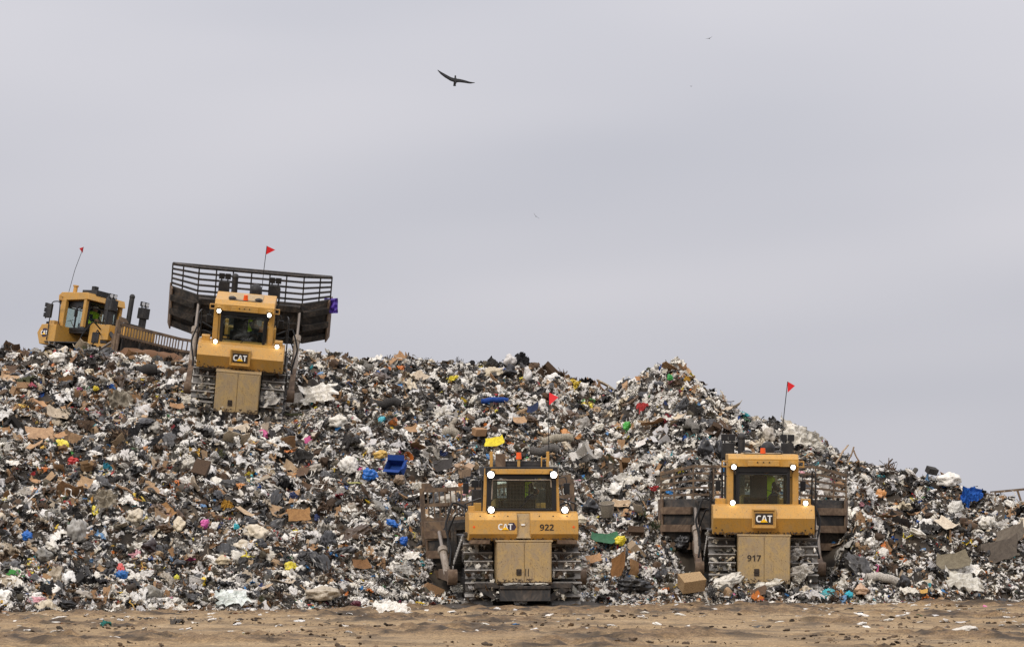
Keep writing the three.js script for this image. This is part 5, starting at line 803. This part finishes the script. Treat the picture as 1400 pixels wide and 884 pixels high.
// ---- loose small rubbish nobody could count
{
  const heapsOf = { loose_plastic_litter: ['wad', 'film', 'strip', 'bag'], loose_paper_litter: ['paper', 'rag'], loose_cardboard_litter: ['board', 'chunk'], loose_wood_litter: ['stick', 'plank'], loose_fibre_litter: ['tuft'], loose_bottles: ['bottle'] };
  const lists = {}; for (const ks of Object.values(heapsOf)) for (const k of ks) lists[k] = SH[k].map(() => ({ m: [], c: [] }));
  const mx = new THREE.Matrix4(), pos = V(), sc = V();
  const add = (k, x, y, d, q, s, c, sq = 1) => { const L = pick(lists[k]); sc.set(s * R(.8, 1.25), s * R(.7, 1.2) * sq, s * R(.75, 1.2)); pos.set(x, y, -d); mx.compose(pos, q, sc); L.m.push(...mx.elements); L.c.push(...c); };
  const N = 210000, near = [];
  for (const m of beds) if (m.key !== 'far') { const P = POSES[m.key].matrix; for (let i = 0; i < 7000; i++) { const p = V(R(-3.7, 3.7), 0, R(-5.5, 3.4)).applyMatrix4(P); near.push([p.x, -p.z]); } }
  for (let i = 0; i < N + near.length; i++) {
    let d = 97 + 53 * rnd() ** 1.05, x = R(-1, 1) * (d * .1228 + 2.6); if (i >= N) [x, d] = near[i - N]; const d0 = toeD(x), d1 = crestD(x);
    if (d < d0 - .3 || d > d1 + 3.5 || !clear(x, d)) continue; const hid = heroes.some(([hx, hd, , w]) => Math.abs(x - hx) < w * .42 && d > hd - 1.6 && d < hd + .15);
    const c = colourAt(x, d), h = height(x, d), big = rnd();
    let s = big < .70 ? R(.06, .16) : big < .95 ? R(.14, .26) : R(.24, .38), k;
    const q = rnd();
    if (c === 'black') k = q < .25 ? 'wad' : q < .6 ? 'film' : q < .85 ? 'strip' : 'rag';
    else if (c === 'brown' || c === 'olive') k = q < .42 ? 'tuft' : q < .66 ? 'chunk' : q < .8 ? 'stick' : q < .9 ? 'rag' : 'strip';
    else if (c === 'tan') k = q < .6 ? 'board' : q < .75 ? 'paper' : q < .9 ? 'plank' : 'chunk';
    else if (c === 'cream') k = q < .3 ? 'paper' : q < .55 ? 'rag' : q < .7 ? 'plank' : q < .8 ? 'stick' : 'board';
    else k = q < .07 ? 'wad' : q < .40 ? 'film' : q < .64 ? 'strip' : q < .82 ? 'paper' : q < .85 ? 'bag' : q < .95 ? 'rag' : 'bottle';
    if (hid) s = R(.05, .12); if (k === 'stick' || k === 'strip' || k === 'plank') s *= 1.9; if (k === 'tuft') s *= 1.3; if (k === 'bottle') s = R(.14, .26);
    if (hid) for (let j = 0; j < 3; j++) { const e = R(.06, .14), ex = x + R(-.3, .3), ed = d + R(-.4, .4); add(pick(['wad', 'film', 'strip', 'paper', 'board']), ex, height(ex, ed) + .01, ed, lay(ex, ed, .5), e, shadeOf(colourAt(ex, ed))); }
    add(k, x, h + s * (hid ? .02 : R(-.02, .28)), d, lay(x, d, k === 'stick' || k === 'plank' ? .7 : .95), s, shadeOf(c));
  }
  // litter and clods scattered over the dirt in front
  for (let i = 0; i < 1000; i++) { const x = R(-14, 14), d0 = toeD(x), d = d0 - 28 * rnd() ** 2.6 + .3, c = rnd() < .55 ? 'white' : colourAt(x, d), k = pick(['film', 'paper', 'wad', 'strip', 'paper']); if (clear(x, d)) add(k, x, .015, d, lay(x, d - 60, .25), R(.05, .2), shadeOf(c), .5); }
  for (const [name, ks] of Object.entries(heapsOf)) {
    const g = new THREE.Group(); g.name = name; tag(g, null, null, null, 'stuff'); scene.add(g);
    for (const k of ks) SH[k].forEach((geo, v) => { const L = lists[k][v], n = L.m.length / 16; if (!n) return; const im = shade(new THREE.InstancedMesh(geo, TM[matOf[k]], n)); im.instanceMatrix.array.set(L.m); im.instanceColor = new THREE.InstancedBufferAttribute(new Float32Array(L.c), 3); im.name = { wad: 'crumpled_plastic', film: 'torn_film', strip: 'plastic_strips', bag: 'small_bags', paper: 'paper_scraps', rag: 'cloth_scraps', board: 'cardboard_scraps', chunk: 'rubble_chunks', stick: 'sticks', plank: 'wood_scraps', tuft: 'fibre_tufts', bottle: 'bottles' }[k]; im.userData.kind = 'stuff'; g.add(im); });
  }
  const clods = { m: [], c: [] }, gm = SH.chunk[0];
  for (let i = 0; i < 10000; i++) { const x = R(-15, 15), d = toeD(x) + .5 - 45 * rnd() ** 1.3; if (n2(x * .22, d * .2) + .5 * n2(x * .9, d * .7) < .30) continue; const s = .012 + .065 * rnd() ** 5; mx.compose(pos.set(x, .012, -d), qB.setFromEuler(new THREE.Euler(R(-.5, .5), R(0, 6), R(-.5, .5))), sc.set(s * R(1.2, 2.4), s * .9, s * R(1, 2))); clods.m.push(...mx.elements); const k = R(.3, 1.1) * (rnd() < .45 ? .4 : 1); clods.c.push(.24 * k, .165 * k, .10 * k); }
  const im = shade(new THREE.InstancedMesh(gm, TM.matte, clods.m.length / 16)); im.instanceMatrix.array.set(clods.m); im.instanceColor = new THREE.InstancedBufferAttribute(new Float32Array(clods.c), 3); im.name = 'dirt_clods'; im.userData.kind = 'stuff'; scene.add(im);
}

const kinds = [ // name, category, shape, colours, count, size range, adjective + noun
  ['plastic_bag', 'bag', 'bag', ['white', 'white', 'white', 'grey', 'cream'], 240, [.24, .52], 'crumpled', 'plastic bag'],
  ['plastic_sheet', 'plastic sheet', 'film', ['white', 'white', 'white', 'white', 'cream', 'grey'], 260, [.3, .7], 'torn', 'plastic sheet'],
  ['rubbish_sack', 'sack', 'tight', ['black', 'black', 'black', 'white'], 80, [.28, .5], 'tied', 'rubbish sack'],
  ['black_film', 'plastic film', 'wad', ['black', 'black', 'black', 'brown'], 260, [.3, .65], 'wadded', 'film'],
  ['cardboard_piece', 'cardboard', 'board', ['tan', 'tan', 'tan', 'brown', 'cream'], 230, [.25, .65], 'torn', 'cardboard piece'],
  ['wooden_board', 'board', 'plank', ['tan', 'cream', 'brown', 'brown', 'grey'], 130, [.7, 1.9], 'loose', 'wooden board'],
  ['rag', 'cloth', 'rag', ['brown', 'brown', 'black', 'cream', 'olive', 'white', 'grey'], 200, [.28, .6], 'rumpled', 'cloth rag'],
  ['coloured_bag', 'bag', 'wad', ['blue', 'blue', 'red', 'yellow', 'yellow', 'teal', 'orange', 'pink', 'green'], 90, [.18, .36], 'bright', 'plastic bag'],
  ['film_ribbon', 'plastic strip', 'strip', ['white', 'black', 'grey', 'white'], 150, [.7, 1.7], 'trailing', 'plastic strip'],
  ['carpet_roll', 'roll', 'roll', ['grey', 'brown', 'black', 'cream', 'olive'], 40, [.6, 1.1], 'rolled', 'carpet piece'],
  ['carton', 'box', 'carton', ['tan', 'tan', 'brown', 'white'], 36, [.35, .6], 'crushed', 'carton'],
  ['bucket', 'bucket', 'bucket', ['white', 'black', 'white', 'orange'], 22, [.3, .42], 'discarded', 'plastic bucket'],
  ['fibre_clump', 'clump', 'tuft', ['brown', 'brown', 'black'], 70, [.4, .75], 'matted', 'fibre clump'],
  ['paper_sheet', 'paper', 'paper', ['white', 'white', 'cream', 'grey'], 130, [.35, .8], 'flat', 'paper sheet'],
];
const told = [];
for (const [name, cat, shape, cols, count, [s0, s1], adj, noun] of kinds) for (let i = 0; i < count; i++) {
  const s = R(s0, s1), at = spot(s * .55); if (!at) continue; const [x, d] = at, cn = pick(cols), k = shape === 'wad' && name === 'black_film' ? pick(['wad', 'film', 'rag']) : shape === 'film' ? pick(['film', 'drape', 'film']) : shape;
  const near = nearWords(x, d), mid = (s - s0) / (s1 - s0), label = `${mid < .3 ? 'small' : mid > .7 ? 'large' : 'medium'} ${adj} ${colourWord[cn]} ${noun} ${near}`;
  const apart = nearWords.q, one = single(name, k, shadeOf(cn), x, height(x, d) + s * (k === 'plank' ? .1 : .16), d, lay(x, d, k === 'plank' || k === 'roll' ? .35 : .6), shape === 'plank' ? [s, s * R(.6, 1), s * R(.6, 1.2)] : [s * R(.85, 1.15), s * R(.75, 1.1), s * R(.85, 1.15)], label, cat, `${noun}s ${near}`);
  told.push([label, apart, one]);
}
{ // where several answer to the same words, say how near each lies to the landmark
  const by = new Map(); for (const r of told) by.set(r[0], [...(by.get(r[0]) ?? []), r]);
  const nth = ['nearest to it', 'second nearest to it', 'third nearest to it', 'fourth nearest to it', 'fifth nearest to it', 'sixth nearest to it'];
  for (const l of by.values()) if (l.length > 1) l.sort((a, b) => a[1] - b[1]).forEach(([label, , o], i) => { o.userData.label = (label + ', ' + (nth[i] ?? 'farther from it')).replace('medium ', ''); });
}
renderer.render(scene, camera);
